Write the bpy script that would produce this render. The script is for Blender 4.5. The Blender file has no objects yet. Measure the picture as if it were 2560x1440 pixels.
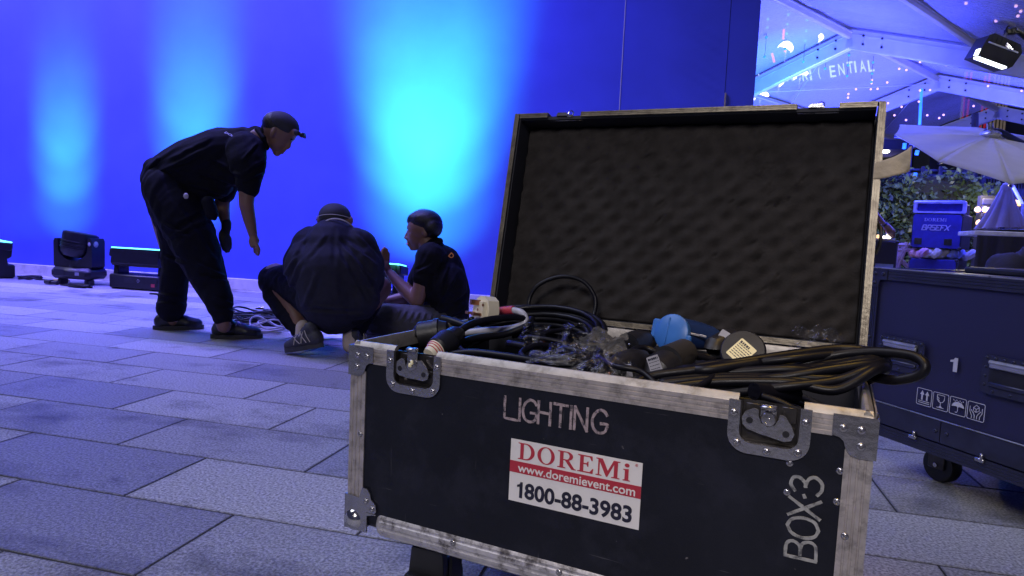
import bpy, bmesh, math, random
from mathutils import Vector, Matrix, Quaternion, noise
R = math.radians
random.seed(7)
sc = bpy.context.scene
COL = sc.collection

# ------------------------------------------------------------------ camera
F, CX, CY, H = 1706.7, 1280.0, 720.0, 0.72
RIGHT = Vector((0.96781318, 0.24743545, 0.04597105))
UP = Vector((-0.06523162, 0.07021052, 0.99539707))
FWD = Vector((-0.24306887, 0.96635717, -0.08409128))
EYE = Vector((0, 0, H))
cam_d = bpy.data.cameras.new('camera')
cam = bpy.data.objects.new('camera', cam_d); COL.objects.link(cam)
cam_d.sensor_width = 36.0; cam_d.lens = 36.0 * F / 2560.0
cam_d.clip_start = 0.02; cam_d.clip_end = 500
mw = Matrix((RIGHT, UP, -FWD)).transposed().to_4x4(); mw.translation = EYE
cam.matrix_world = mw
sc.camera = cam

# ------------------------------------------------------------------ night sky, overhead plaza light, exposure
w = bpy.data.worlds.new('World'); sc.world = w; w.use_nodes = True
wn = w.node_tree.nodes; bg = wn['Background']
bg.inputs['Color'].default_value = (0.18, 0.195, 0.44, 1); bg.inputs['Strength'].default_value = 0.17
sun_d = bpy.data.lights.new('plaza_sun', 'SUN'); sun_d.energy = 1.08; sun_d.angle = R(35); sun_d.color = (0.78, 0.82, 1.0)
sun = bpy.data.objects.new('plaza_sun', sun_d); COL.objects.link(sun)
sun.rotation_euler = Vector((0.75, 0.05, -1.0)).to_track_quat('-Z', 'Y').to_euler()
sc.view_settings.view_transform = 'Standard'; sc.view_settings.look = 'None'
sc.view_settings.gamma = 1.0; sc.view_settings.exposure = 0.0
try: sc.view_settings.use_curve_mapping = False
except Exception: pass
sc.cycles.use_denoising = True
sc.cycles.max_bounces = 8; sc.cycles.transparent_max_bounces = 16
sc.cycles.sample_clamp_indirect = 6

def lamp(kind, name, loc, to, energy, color, **kw):
    d = bpy.data.lights.new(name, kind); d.energy = energy; d.color = color
    for k, v in kw.items(): setattr(d, k, v)
    o = bpy.data.objects.new(name, d); COL.objects.link(o); o.location = loc
    o.rotation_euler = (Vector(to) - Vector(loc)).to_track_quat('-Z', 'Y').to_euler()
    return o


# light thrown by the stage fixtures (cyan beams up the fabric), added overhead blue washes, the marquee's blue wash, the warm street lamp overhead
BLUE, CYAN = (0.20, 0.165, 1.0), (0.09, 1.0, 0.6)
def beamlamp(name, loc, to, e, col, size, blend=1.0, r=0.06):
    return lamp('SPOT', name, loc, to, e, col, spot_size=R(size), spot_blend=blend, shadow_soft_size=r)
for i, (x, zs, e) in enumerate(((-6.43, .80, .55), (-4.86, 1.0, .85), (-2.40, 1.0, 2.0))):
    for (za, q, sz) in ((.95, .20, 54), (1.5, .58, 50), (2.05, .95, 42), (2.75, .42, 34)):    # the cells of one bar, fanned up the fabric
        beamlamp('light_bar_beam', (x, 4.78, .44), (x, 5.95, .3 + (za - .3) * zs), 560 * e * q, CYAN, sz + 8 if i == 2 else sz - 7)
for i, x in enumerate((-9.2, -7.8, -6.4, -5.0, -3.6, -2.5)):
    lamp('AREA', 'blue_wash', (x, 3.9, 5.4), (x, 5.95, 1.5), 105 if i < 5 else 60, BLUE, shape='RECTANGLE', size=.9, size_y=.3, spread=R(110))  # unseen overhead lamps, added in place of wash from the floor fixtures
lamp('AREA', 'floor_blue_fill', (-4.2, 4.0, 5.0), (-4.0, 4.2, 0), 60, (0.12, 0.13, 1.0), shape='RECTANGLE', size=5, size_y=1.0, spread=R(110))  # unseen overhead lamp, added to turn the far floor bluer
lamp('AREA', 'marquee_blue_wash', (3.6, 12.6, .6), (3.6, 12.9, 4), 1300, (0.065, 0.085, 1.0), shape='RECTANGLE', size=4.0, size_y=4.0, spread=R(140))
lamp('AREA', 'marquee_blue_wash', (2.4, 8.6, 1.2), (2.4, 8.7, 4), 650, (0.065, 0.085, 1.0), shape='RECTANGLE', size=2.0, size_y=2.0, spread=R(130))
beamlamp('marquee_cyan_beam', (1.3, 9.0, 1.2), (0.9, 10.8, 3.2), 420, (0.03, 0.5, 1.0), 60)
lamp('POINT', 'garden_lamp', (3.3, 9.3, 1.5), (3.3, 9.5, 0), 34, (1.0, 0.85, 0.45), shadow_soft_size=.1)
lamp('SPOT', 'street_lamp', (0.5, 0.55, 4.2), (0.22, 1.16, 0.5), 240, (1.0, 0.60, 0.08), spot_size=R(15), spot_blend=1.0, shadow_soft_size=.22)
lamp('AREA', 'front_fill_lamp', (-0.4, -3.2, 3.2), (0, 1.2, 0.4), 17, (1.0, 0.93, 0.92), shape='DISK', size=1.2, spread=R(70))  # unseen fill lamp behind the camera, added for the case front
lamp('SPOT', 'parasol_lamp', (4.2, 6.0, 4.0), (3.1, 7.8, 1.3), 150, (1.0, 0.95, 0.8), spot_size=R(84), spot_blend=1, shadow_soft_size=.2)

# ------------------------------------------------------------------ pixel helpers (photo pixel + a known plane -> a point of the place)
def ray(px, py): return RIGHT * ((px - CX) / F) - UP * ((py - CY) / F) + FWD
def at(px, py, Y):
    d = ray(px, py); return EYE + d * (Y / d.y)
def gnd(px, py, z=0.0):
    d = ray(px, py); return EYE + d * ((z - H) / d.z)
def wallY(X): return 5.93 + 0.028 * (X + 4)
def onwall(px, py):
    d = ray(px, py); t = (5.93 + 0.112) / (d.y - 0.028 * d.x); return EYE + d * t
def mpp(Y, px=700):   # metres per photo pixel there
    return (at(px, 600, Y) - EYE).dot(FWD) / F

# ------------------------------------------------------------------ materials
def mat(name, col, rough=0.55, metal=0.0, var=0.25, scale=12.0, bump=0.0, bscale=None, spec=0.5, dark=None, dark_amt=0.0, dscale=6.0, rand=0.0, stretch=None, obj=True, sheen=0, coat=0):
    m = bpy.data.materials.new(name); m.use_nodes = True
    nt = m.node_tree; n = nt.nodes; L = nt.links; b = n['Principled BSDF']
    b.inputs['Roughness'].default_value = rough; b.inputs['Metallic'].default_value = metal
    b.inputs['Specular IOR Level'].default_value = spec
    if sheen: b.inputs['Sheen Weight'].default_value = sheen
    if coat: b.inputs['Coat Weight'].default_value = coat
    tc = n.new('ShaderNodeTexCoord'); mp = n.new('ShaderNodeMapping')
    L.new(tc.outputs['Object' if obj else 'Generated'], mp.inputs['Vector'])
    if stretch: mp.inputs['Scale'].default_value = stretch
    nz = n.new('ShaderNodeTexNoise'); nz.inputs['Scale'].default_value = scale; nz.inputs['Detail'].default_value = 6
    L.new(mp.outputs[0], nz.inputs['Vector'])
    cr = n.new('ShaderNodeMapRange'); cr.inputs[1].default_value = 0.3; cr.inputs[2].default_value = 0.7
    cr.inputs[3].default_value = 1 - var; cr.inputs[4].default_value = 1 + var
    L.new(nz.outputs['Fac'], cr.inputs[0])
    mx = n.new('ShaderNodeVectorMath'); mx.operation = 'SCALE'; mx.inputs[0].default_value = col[:3]
    L.new(cr.outputs[0], mx.inputs['Scale']); out = mx.outputs[0]
    if rand:
        oi = n.new('ShaderNodeObjectInfo'); rr = n.new('ShaderNodeMapRange')
        rr.inputs[3].default_value = 1 - rand; rr.inputs[4].default_value = 1 + rand
        L.new(oi.outputs['Random'], rr.inputs[0])
        m2 = n.new('ShaderNodeVectorMath'); m2.operation = 'SCALE'; L.new(out, m2.inputs[0]); L.new(rr.outputs[0], m2.inputs['Scale']); out = m2.outputs[0]
    if dark is not None:
        n2 = n.new('ShaderNodeTexNoise'); n2.inputs['Scale'].default_value = dscale; n2.inputs['Detail'].default_value = 8; n2.inputs['Roughness'].default_value = 0.7
        L.new(mp.outputs[0], n2.inputs['Vector'])
        r2 = n.new('ShaderNodeMapRange'); r2.inputs[1].default_value = 0.5; r2.inputs[2].default_value = 0.62; r2.inputs[4].default_value = dark_amt
        L.new(n2.outputs['Fac'], r2.inputs[0])
        mm = n.new('ShaderNodeMix'); mm.data_type = 'RGBA'; L.new(r2.outputs[0], mm.inputs['Factor']); L.new(out, mm.inputs['A']); mm.inputs['B'].default_value = (*dark[:3], 1); out = mm.outputs['Result']
    L.new(out, b.inputs['Base Color'])
    vr = n.new('ShaderNodeMapRange'); vr.inputs[3].default_value = max(0.02, rough - 0.12); vr.inputs[4].default_value = min(1, rough + 0.12)
    L.new(nz.outputs['Fac'], vr.inputs[0]); L.new(vr.outputs[0], b.inputs['Roughness'])
    if bump:
        n3 = n.new('ShaderNodeTexNoise'); n3.inputs['Scale'].default_value = bscale or scale * 4; n3.inputs['Detail'].default_value = 4
        L.new(mp.outputs[0], n3.inputs['Vector'])
        bp = n.new('ShaderNodeBump'); bp.inputs['Strength'].default_value = bump; bp.inputs['Distance'].default_value = 0.01
        L.new(n3.outputs['Fac'], bp.inputs['Height']); L.new(bp.outputs[0], b.inputs['Normal'])
    return m

def emit(name, col, strength):
    m = mat(name, col, 0.4)
    b = m.node_tree.nodes['Principled BSDF']
    b.inputs['Emission Color'].default_value = (*col, 1); b.inputs['Emission Strength'].default_value = strength
    return m

def clear_film(name, col, alpha, rough=0.1, bump=0.5, bscale=60, trans=0.0, streak=None):
    m = mat(name, col, rough, 0, 0.15, 20, bump, bscale, stretch=streak)
    m.node_tree.nodes['Principled BSDF'].inputs['Alpha'].default_value = alpha
    return m
def wrap_film(name):
    m = mat(name, (0.8, 0.8, 0.85), 0.1, 0, 0.1, 20, 0.6, 120); nt = m.node_tree; n = nt.nodes; L = nt.links
    tr = n.new('ShaderNodeBsdfTransparent'); tr.inputs[0].default_value = (0.94, 0.94, 0.96, 1); gl = n.new('ShaderNodeBsdfGlossy'); gl.inputs['Roughness'].default_value = .2; gl.inputs['Color'].default_value = (.9, .9, .95, 1)
    lw = n.new('ShaderNodeLayerWeight'); lw.inputs['Blend'].default_value = .35; r_ = n.new('ShaderNodeMapRange'); r_.inputs[3].default_value = .03; r_.inputs[4].default_value = .28
    L.new(n['Principled BSDF'].inputs['Normal'].links[0].from_socket, gl.inputs['Normal'])
    mx = n.new('ShaderNodeMixShader'); L.new(lw.outputs['Facing'], r_.inputs[0]); L.new(r_.outputs[0], mx.inputs[0]); L.new(tr.outputs[0], mx.inputs[1]); L.new(gl.outputs[0], mx.inputs[2]); L.new(mx.outputs[0], n['Material Output'].inputs['Surface'])
    return m

M = {}
M['slab'] = mat('granite_slab', (0.36, 0.36, 0.37), 0.62, 0, 0.16, 90, 0.35, 260, rand=0.27)
M['joint'] = mat('joint_dirt', (0.035, 0.033, 0.032), 0.9, 0, 0.3, 30)
M['far_paving'] = mat('far_paving', (0.3, 0.3, 0.31), 0.6, 0, 0.25, 6)
M['fabric_wall'] = mat('stretched_blue_backdrop_fabric', (0.09, 0.12, 0.62), 0.85, 0, 0.07, 2.2, 0.2, 300, spec=0.1)
M['plinth'] = mat('painted_plinth', (0.62, 0.60, 0.58), 0.5, 0, 0.1, 8, 0.05, dark=(0.3, 0.28, 0.26), dark_amt=0.4, dscale=5)
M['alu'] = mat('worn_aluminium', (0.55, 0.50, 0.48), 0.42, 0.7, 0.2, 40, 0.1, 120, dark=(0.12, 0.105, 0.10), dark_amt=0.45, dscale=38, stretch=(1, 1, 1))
M['lip'] = mat('dull_lip_aluminium', (0.46, 0.43, 0.40), 0.5, 0.55, 0.15, 40, 0.1, 120, dark=(0.12, 0.10, 0.07), dark_amt=0.5, dscale=24)
M['alu_groove'] = mat('dirty_aluminium_ribs', (0.55, 0.53, 0.55), 0.5, 0.55, 0.2, 50, 0.12, 160, dark=(0.06, 0.05, 0.05), dark_amt=0.85, dscale=26)
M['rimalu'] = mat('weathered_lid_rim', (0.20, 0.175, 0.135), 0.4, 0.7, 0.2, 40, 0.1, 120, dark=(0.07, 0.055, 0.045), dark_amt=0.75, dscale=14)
M['steel'] = mat('zinc_plated_steel', (0.43, 0.42, 0.45), 0.25, 0.9, 0.15, 30, 0.05, 120, dark=(0.2, 0.19, 0.2), dark_amt=0.4, dscale=30)
M['steel_dark'] = mat('recessed_dish_steel', (0.07, 0.065, 0.065), 0.35, 0.8, 0.3, 40, 0.05, 120)
M['chrome'] = mat('polished_ball', (0.65, 0.63, 0.6), 0.14, 1.0, 0.2, 30, 0.02, 60)
M['case'] = mat('black_laminate', (0.007, 0.008, 0.015), 0.42, 0, 0.3, 5, 0.08, 350, spec=0.3, dark=(0.016, 0.017, 0.03), dark_amt=0.6, dscale=9)
nt = M['case'].node_tree; n = nt.nodes; L = nt.links; b = n['Principled BSDF']; cin = b.inputs['Base Color'].links[0].from_socket
for (sc3, th_, colr) in (((90, 4, 3), .70, (.075, .075, .09)), ((5, 4, 110), .70, (.06, .06, .075)), ((26, 26, 30), .745, (.16, .15, .16))):
    tc = n.new('ShaderNodeTexCoord'); mp = n.new('ShaderNodeMapping'); mp.inputs['Scale'].default_value = sc3; mp.inputs['Rotation'].default_value = (0, .35, 0); L.new(tc.outputs['Object'], mp.inputs[0])
    nz = n.new('ShaderNodeTexNoise'); nz.inputs['Scale'].default_value = 2.2; nz.inputs['Detail'].default_value = 3; L.new(mp.outputs[0], nz.inputs['Vector'])
    r_ = n.new('ShaderNodeMapRange'); r_.inputs[1].default_value = th_; r_.inputs[2].default_value = th_ + .03; r_.inputs[4].default_value = .8; L.new(nz.outputs['Fac'], r_.inputs[0])
    mm = n.new('ShaderNodeMix'); mm.data_type = 'RGBA'; L.new(r_.outputs[0], mm.inputs['Factor']); L.new(cin, mm.inputs['A']); mm.inputs['B'].default_value = (*colr, 1); cin = mm.outputs['Result']
L.new(cin, b.inputs['Base Color'])
M['case_inside'] = mat('case_inside_board', (0.016, 0.017, 0.028), 0.7, 0, 0.3, 6)
M['foam'] = mat('egg_crate_foam', (0.031, 0.028, 0.028), 0.95, 0, 0.25, 30, 0.2, 260, spec=0.1)
M['white'] = mat('sticker_white', (0.74, 0.71, 0.70), 0.4, 0, 0.05, 9, dark=(0.5, 0.47, 0.45), dark_amt=0.25, dscale=14)
M['red'] = mat('sticker_red', (0.42, 0.028, 0.05), 0.4, 0, 0.06, 20)
M['ink'] = mat('sticker_dark_ink', (0.012, 0.012, 0.03), 0.4, 0, 0.1, 20)
M['stencil'] = mat('worn_marker_paint', (0.33, 0.26, 0.28), 0.7, 0, 0.2, 90, dark=(0.02, 0.02, 0.03), dark_amt=0.95, dscale=95)
M['stencil2'] = mat('grey_marker_paint', (0.31, 0.31, 0.31), 0.7, 0, 0.2, 90, dark=(0.02, 0.02, 0.03), dark_amt=0.75, dscale=70)
M['rubber'] = mat('black_rubber', (0.012, 0.012, 0.016), 0.45, 0, 0.3, 30, 0.05, 120)
M['cable'] = mat('black_cable_sheath', (0.005, 0.005, 0.009), 0.4, 0, 0.2, 40, spec=0.28)
M['greycable'] = mat('grey_cable_sheath', (0.42, 0.42, 0.50), 0.38, 0, 0.15, 40)
M['redtape'] = mat('red_tape', (0.46, 0.045, 0.06), 0.5, 0, 0.2, 120, 0.1, 200)
M['plugwhite'] = mat('cream_plug', (0.70, 0.64, 0.50), 0.4, 0, 0.06, 20)
M['brass'] = mat('brass_pin', (0.42, 0.2, 0.12), 0.35, 0.9, 0.2, 40)
M['cee'] = mat('blue_connector', (0.035, 0.15, 0.50), 0.4, 0, 0.1, 20)
M['cee_dark'] = mat('dark_blue_connector_body', (0.012, 0.03, 0.11), 0.35, 0, 0.1, 20)
M['labely'] = mat('cream_label', (0.85, 0.78, 0.48), 0.4, 0, 0.04, 20)
M['labelg'] = mat('grey_label', (0.36, 0.36, 0.42), 0.4, 0, 0.06, 20)
M['orange'] = mat('orange_tag', (0.7, 0.22, 0.03), 0.5)
M['tape'] = mat('masking_tape', (0.42, 0.35, 0.25), 0.7, 0, 0.12, 60, 0.2, 120)
M['film'] = wrap_film('clear_plastic_wrap')
M['film2'] = clear_film('bright_crumpled_wrap', (0.75, 0.74, 0.76), 0.12, 0.12, 0.9, 70)
M['case2'] = mat('navy_laminate', (0.017, 0.017, 0.06), 0.5, 0, 0.12, 4, 0.06, 300)
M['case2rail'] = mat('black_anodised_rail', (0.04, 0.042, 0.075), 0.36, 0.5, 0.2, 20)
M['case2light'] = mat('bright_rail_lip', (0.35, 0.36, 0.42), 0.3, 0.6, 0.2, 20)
M['print'] = mat('white_print', (0.50, 0.50, 0.58), 0.5, 0, 0.08, 60)
M['skin'] = mat('tan_skin', (0.19, 0.10, 0.075), 0.5, 0, 0.1, 20, 0.05, 200)
M['shirt'] = mat('black_polo_cotton', (0.005, 0.005, 0.010), 0.8, 0, 0.2, 30, 0.25, 400, spec=0.15)
M['shirt2'] = mat('navy_black_jersey', (0.018, 0.018, 0.032), 0.75, 0, 0.2, 30, 0.25, 400, spec=0.15)
M['trouser'] = mat('black_trouser_twill', (0.006, 0.006, 0.011), 0.8, 0, 0.2, 30, 0.25, 400, spec=0.15)
M['trouser_g'] = mat('grey_trouser_twill', (0.05, 0.049, 0.054), 0.8, 0, 0.2, 30, 0.25, 400)
M['hair'] = mat('black_hair', (0.008, 0.007, 0.008), 0.4, 0, 0.3, 60, 0.5, 220, stretch=(1, 1, 0.3))
M['cap'] = mat('dark_cap_cloth', (0.03, 0.03, 0.042), 0.8, 0, 0.2, 40, 0.2, 300)
M['strap'] = mat('pale_strap', (0.45, 0.42, 0.42), 0.6)
M['eye'] = mat('dark_eye', (0.01, 0.01, 0.012), 0.2)
M['shoe'] = mat('black_shoe_leather', (0.014, 0.014, 0.02), 0.35, 0, 0.3, 40, 0.2, 150)
M['shoe_g'] = mat('grey_trainer_mesh', (0.035, 0.035, 0.05), 0.6, 0, 0.4, 60, 0.3, 300)
M['sole'] = mat('dark_sole', (0.03, 0.03, 0.036), 0.6, 0, 0.3, 40)
M['lace'] = mat('cream_trim', (0.55, 0.5, 0.42), 0.6)
M['sock'] = mat('pale_sock', (0.5, 0.42, 0.38), 0.8)
M['glove'] = mat('black_glove', (0.012, 0.012, 0.018), 0.7)
M['fixture'] = mat('black_fixture_plastic', (0.004, 0.004, 0.008), 0.4, 0, 0.25, 20, 0.04, 200)
M['fix_label'] = mat('pale_fixture_label', (0.3, 0.3, 0.35), 0.5)
M['lens'] = emit('lit_cyan_lens', (0.15, 0.85, 1.0), 2.6)
M['yellow'] = mat('yellow_lead', (0.5, 0.42, 0.05), 0.5)
M['beam'] = mat('white_tent_beam', (0.6, 0.62, 0.66), 0.4, 0.2, 0.08, 6)
M['beam_under'] = mat('grey_purlin', (0.46, 0.42, 0.24), 0.45, 0.2, 0.1, 6)
M['roof'] = clear_film('clear_tent_vinyl', (0.78, 0.78, 0.95), 0.48, 0.22, 0.7, 5, streak=(1.0, 6.0, 6.0))
M['flood'] = mat('black_flood_housing', (0.01, 0.01, 0.014), 0.4, 0.2)
M['floodlit'] = emit('flood_glass_lit', (0.9, 1.0, 1.0), 3.0)
M['clampsteel'] = mat('clamp_steel', (0.6, 0.6, 0.66), 0.25, 0.9)
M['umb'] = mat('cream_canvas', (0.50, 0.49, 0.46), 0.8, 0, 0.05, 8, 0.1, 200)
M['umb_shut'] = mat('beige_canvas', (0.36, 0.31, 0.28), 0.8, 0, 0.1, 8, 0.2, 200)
M['umbframe'] = mat('dark_blue_umbrella_arm', (0.03, 0.035, 0.12), 0.35, 0.4)
M['bluelit_front'] = mat('blue_lit_box_front', (0.03, 0.03, 0.36), 0.7, 0, 0.2, 20, 0.2, 200)  # blue wash falling on the box fronts is put into their base colour
M['boxside'] = mat('black_box_side', (0.018, 0.017, 0.02), 0.7)
M['amp'] = mat('blue_lit_frame', (0.42, 0.42, 0.85), 0.4)  # blue wash on the frame and lettering is put into this colour
M['lattice'] = mat('pale_lattice', (0.62, 0.45, 0.55), 0.6)
M['cloth_w'] = mat('white_bundle', (0.7, 0.66, 0.68), 0.7, 0, 0.2, 14)
M['cloth_b'] = mat('pale_blue_bundle', (0.25, 0.3, 0.62), 0.7)
M['cloth_p'] = mat('pink_bundle', (0.62, 0.32, 0.45), 0.7)
M['tabletop'] = mat('white_table_edge', (0.8, 0.8, 0.85), 0.5)
M['tabledark'] = mat('dark_table_skirt', (0.03, 0.028, 0.05), 0.8, 0, 0.2, 6, 0.2, 60)
M['leaf'] = mat('hedge_leaf', (0.075, 0.12, 0.035), 0.45, 0, 0.5, 3)
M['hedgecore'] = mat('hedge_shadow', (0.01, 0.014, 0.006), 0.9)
M['bld'] = mat('dark_facade', (0.018, 0.018, 0.024), 0.7, 0, 0.3, 2)
M['fin_w'] = emit('warm_fin', (0.22, 0.17, 0.11), 0.35)
M['fin_r'] = emit('red_fin', (0.35, 0.015, 0.035), 0.6)
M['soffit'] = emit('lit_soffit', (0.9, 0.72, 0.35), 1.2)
M['bulb_w'] = emit('warm_bulb', (1.0, 0.62, 0.22), 2.0)
M['bulb_p'] = emit('pink_bulb', (1.0, 0.55, 0.45), 1.1)
M['bulb_b'] = emit('blue_bulb', (0.05, 0.28, 1.0), 1.0)
M['tube_b'] = emit('blue_led_tube', (0.03, 0.22, 0.9), 1.6)
M['cresc'] = emit('white_crescent_lamp', (1.0, 0.97, 0.85), 5.0)
M['pinkneon'] = emit('pink_neon', (1.0, 0.08, 0.4), 1.2)
M['sign'] = emit('sign_letters', (0.62, 0.85, 0.95), 1.1)
M['fencemetal'] = mat('grey_railing', (0.04, 0.04, 0.05), 0.4, 0.5)
M['paper'] = mat('paper_sheet', (0.7, 0.7, 0.72), 0.6)

# ------------------------------------------------------------------ mesh builder
class MB:
    def __init__(s): s.v = []; s.f = []
    def add(s, vs, fs, T=None):
        o = len(s.v)
        s.v += [(T @ Vector(p)) if T is not None else Vector(p) for p in vs]
        s.f += [tuple(i + o for i in f) for f in fs]
        return s
    def box(s, c, d, T=None):
        x, y, z = c; a, b, e = d[0] / 2, d[1] / 2, d[2] / 2
        vs = [(x + i * a, y + j * b, z + k * e) for i in (-1, 1) for j in (-1, 1) for k in (-1, 1)]
        return s.add(vs, [(0, 1, 3, 2), (4, 6, 7, 5), (0, 4, 5, 1), (2, 3, 7, 6), (0, 2, 6, 4), (1, 5, 7, 3)], T)
    def rbox(s, c, d, r, T=None):
        r = min(r, min(d) * 0.49); vs = []; idx = {}
        for i in (-1, 1):
            for j in (-1, 1):
                for k in (-1, 1):
                    sg = (i, j, k)
                    for ax in range(3):
                        p = [c[q] + sg[q] * (d[q] / 2 - (0 if q == ax else r)) for q in range(3)]
                        idx[(i, j, k, ax)] = len(vs); vs.append(p)
        fs = []
        S = (-1, 1)
        for ax in range(3):
            b, e = (ax + 1) % 3, (ax + 2) % 3
            for sg in S:
                q = []
                for (sb, se) in ((-1, -1), (1, -1), (1, 1), (-1, 1)):
                    t = [0, 0, 0]; t[ax] = sg; t[b] = sb; t[e] = se; q.append(idx[(*t, ax)])
                fs.append(tuple(q if sg > 0 else q[::-1]))
            for sb in S:
                for se in S:  # edge along ax between faces b and e
                    t0 = [0, 0, 0]; t0[ax] = -1; t0[b] = sb; t0[e] = se; t1 = list(t0); t1[ax] = 1
                    q = [idx[(*t0, b)], idx[(*t1, b)], idx[(*t1, e)], idx[(*t0, e)]]
                    fs.append(tuple(q if sb * se < 0 else q[::-1]))
        for i in S:
            for j in S:
                for k in S:
                    q = [idx[(i, j, k, a)] for a in range(3)]
                    fs.append(tuple(q if i * j * k > 0 else q[::-1]))
        return s.add(vs, fs, T)
    def prism(s, poly, z0, z1, T=None):
        n = len(poly)
        A = sum(poly[i][0] * poly[(i + 1) % n][1] - poly[(i + 1) % n][0] * poly[i][1] for i in range(n))
        if A < 0: poly = poly[::-1]
        vs = [(p[0], p[1], z0) for p in poly] + [(p[0], p[1], z1) for p in poly]
        fs = [tuple(range(n - 1, -1, -1)), tuple(range(n, 2 * n))] + [(i, (i + 1) % n, n + (i + 1) % n, n + i) for i in range(n)]
        return s.add(vs, fs, T)
    def cyl(s, p0, p1, r0, r1=None, n=12, cap=True):
        return s.tube([p0, p1], [r0, r0 if r1 is None else r1], n, cap=cap)
    def tube(s, pts, r, n=8, closed=False, cap=True, flat=None):
        pts = [Vector(p) for p in pts]; m = len(pts)
        if not isinstance(r, (list, tuple)): r = [r] * m
        tang = []
        for i in range(m):
            a = pts[(i - 1) % m] if (closed or i > 0) else pts[i]; b = pts[(i + 1) % m] if (closed or i < m - 1) else pts[i]
            t = (b - a); tang.append(t.normalized() if t.length > 1e-9 else Vector((0, 0, 1)))
        nrm = tang[0].orthogonal().normalized() if flat is None else (Vector(flat) - tang[0] * Vector(flat).dot(tang[0])).normalized()
        o = len(s.v)
        for i in range(m):
            if i:
                q = tang[i - 1].rotation_difference(tang[i]); nrm = (q @ nrm); nrm = (nrm - tang[i] * nrm.dot(tang[i])).normalized()
            bi = tang[i].cross(nrm)
            for k in range(n):
                a = 2 * math.pi * k / n
                s.v.append(pts[i] + nrm * (math.cos(a) * r[i]) + bi * (math.sin(a) * r[i]))
        for i in range(m if closed else m - 1):
            j = (i + 1) % m
            for k in range(n):
                s.f.append((o + i * n + k, o + i * n + (k + 1) % n, o + j * n + (k + 1) % n, o + j * n + k))
        if cap and not closed:
            s.f.append(tuple(o + k for k in range(n - 1, -1, -1))); s.f.append(tuple(o + (m - 1) * n + k for k in range(n)))
        return s
    def lathe(s, prof, n=16, T=None):
        vs = []; fs = []
        for (r, z) in prof:
            for k in range(n):
                a = 2 * math.pi * k / n; vs.append((r * math.cos(a), r * math.sin(a), z))
        for i in range(len(prof) - 1):
            for k in range(n): fs.append((i * n + k, i * n + (k + 1) % n, (i + 1) * n + (k + 1) % n, (i + 1) * n + k))
        fs.append(tuple(range(n - 1, -1, -1))); fs.append(tuple((len(prof) - 1) * n + k for k in range(n)))
        return s.add(vs, fs, T)
    def ball(s, c, r, nu=14, nv=9, T=None):
        r = (r, r, r) if isinstance(r, (int, float)) else r
        vs = [(c[0], c[1], c[2] - r[2])]; fs = []
        for j in range(1, nv):
            t = math.pi * j / nv - math.pi / 2
            for k in range(nu):
                a = 2 * math.pi * k / nu
                vs.append((c[0] + r[0] * math.cos(t) * math.cos(a), c[1] + r[1] * math.cos(t) * math.sin(a), c[2] + r[2] * math.sin(t)))
        vs.append((c[0], c[1], c[2] + r[2])); top = len(vs) - 1
        for k in range(nu):
            fs.append((0, 1 + (k + 1) % nu, 1 + k)); b = 1 + (nv - 2) * nu; fs.append((b + k, b + (k + 1) % nu, top))
        for j in range(nv - 2):
            for k in range(nu):
                a = 1 + j * nu; fs.append((a + k, a + (k + 1) % nu, a + nu + (k + 1) % nu, a + nu + k))
        return s.add(vs, fs, T)
    def caps(s, p0, p1, r0, r1, n=14):   # tapered capsule, closed
        p0, p1 = Vector(p0), Vector(p1); d = (p1 - p0); Ln = d.length; d = d.normalized() if Ln > 1e-6 else Vector((0, 0, 1))
        pts, rs = [], []
        for a in (-89, -65, -40, -15): pts.append(p0 + d * (r0 * math.sin(R(a)))); rs.append(r0 * math.cos(R(a)))
        for t in (0, .25, .5, .75, 1): pts.append(p0.lerp(p1, t)); rs.append(r0 + (r1 - r0) * t)
        for a in (15, 40, 65, 89): pts.append(p1 + d * (r1 * math.sin(R(a)))); rs.append(r1 * math.cos(R(a)))
        return s.tube(pts, rs, n)
    def grid(s, fn, nu, nv):
        o = len(s.v)
        for j in range(nv + 1):
            for i in range(nu + 1): s.v.append(Vector(fn(i / nu, j / nv)))
        for j in range(nv):
            for i in range(nu):
                a = o + j * (nu + 1) + i; s.f.append((a, a + 1, a + nu + 2, a + nu + 1))
        return s
    def strip(s, p0, p1, wd, nd, width, thick=0.002, grooves=3, gd=0.0012):
        """ribbed metal strip from p0 to p1; wd = width direction (from p0's edge), nd = outward normal"""
        p0, p1, wd, nd = Vector(p0), Vector(p1), Vector(wd).normalized(), Vector(nd).normalized()
        prof = [(0, 0), (0, thick)]
        gw = width * 0.05
        for g in range(grooves):
            c = width * (g + 1) / (grooves + 1)
            prof += [(c - gw, thick), (c - gw * 0.6, thick - gd), (c + gw * 0.6, thick - gd), (c + gw, thick)]
        prof += [(width, thick), (width, 0)]
        n = len(prof); o = len(s.v)
        for p in (p0, p1): s.v += [p + wd * a + nd * b for (a, b) in prof]
        for i in range(n): s.f.append((o + i, o + (i + 1) % n, o + n + (i + 1) % n, o + n + i))
        s.f.append(tuple(o + i for i in range(n - 1, -1, -1))); s.f.append(tuple(o + n + i for i in range(n)))
        return s
    def mesh(s, name, smooth=False):
        me = bpy.data.meshes.new(name); me.from_pydata([tuple(p) for p in s.v], [], s.f); me.update()
        bm = bmesh.new(); bm.from_mesh(me); bmesh.ops.recalc_face_normals(bm, faces=bm.faces); bm.to_mesh(me); bm.free()
        if smooth is True:
            for p in me.polygons: p.use_smooth = True
        elif smooth:
            for p in me.polygons: p.use_smooth = True
            try: me.set_sharp_from_angle(angle=R(smooth))
            except Exception: pass
        return me

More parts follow.
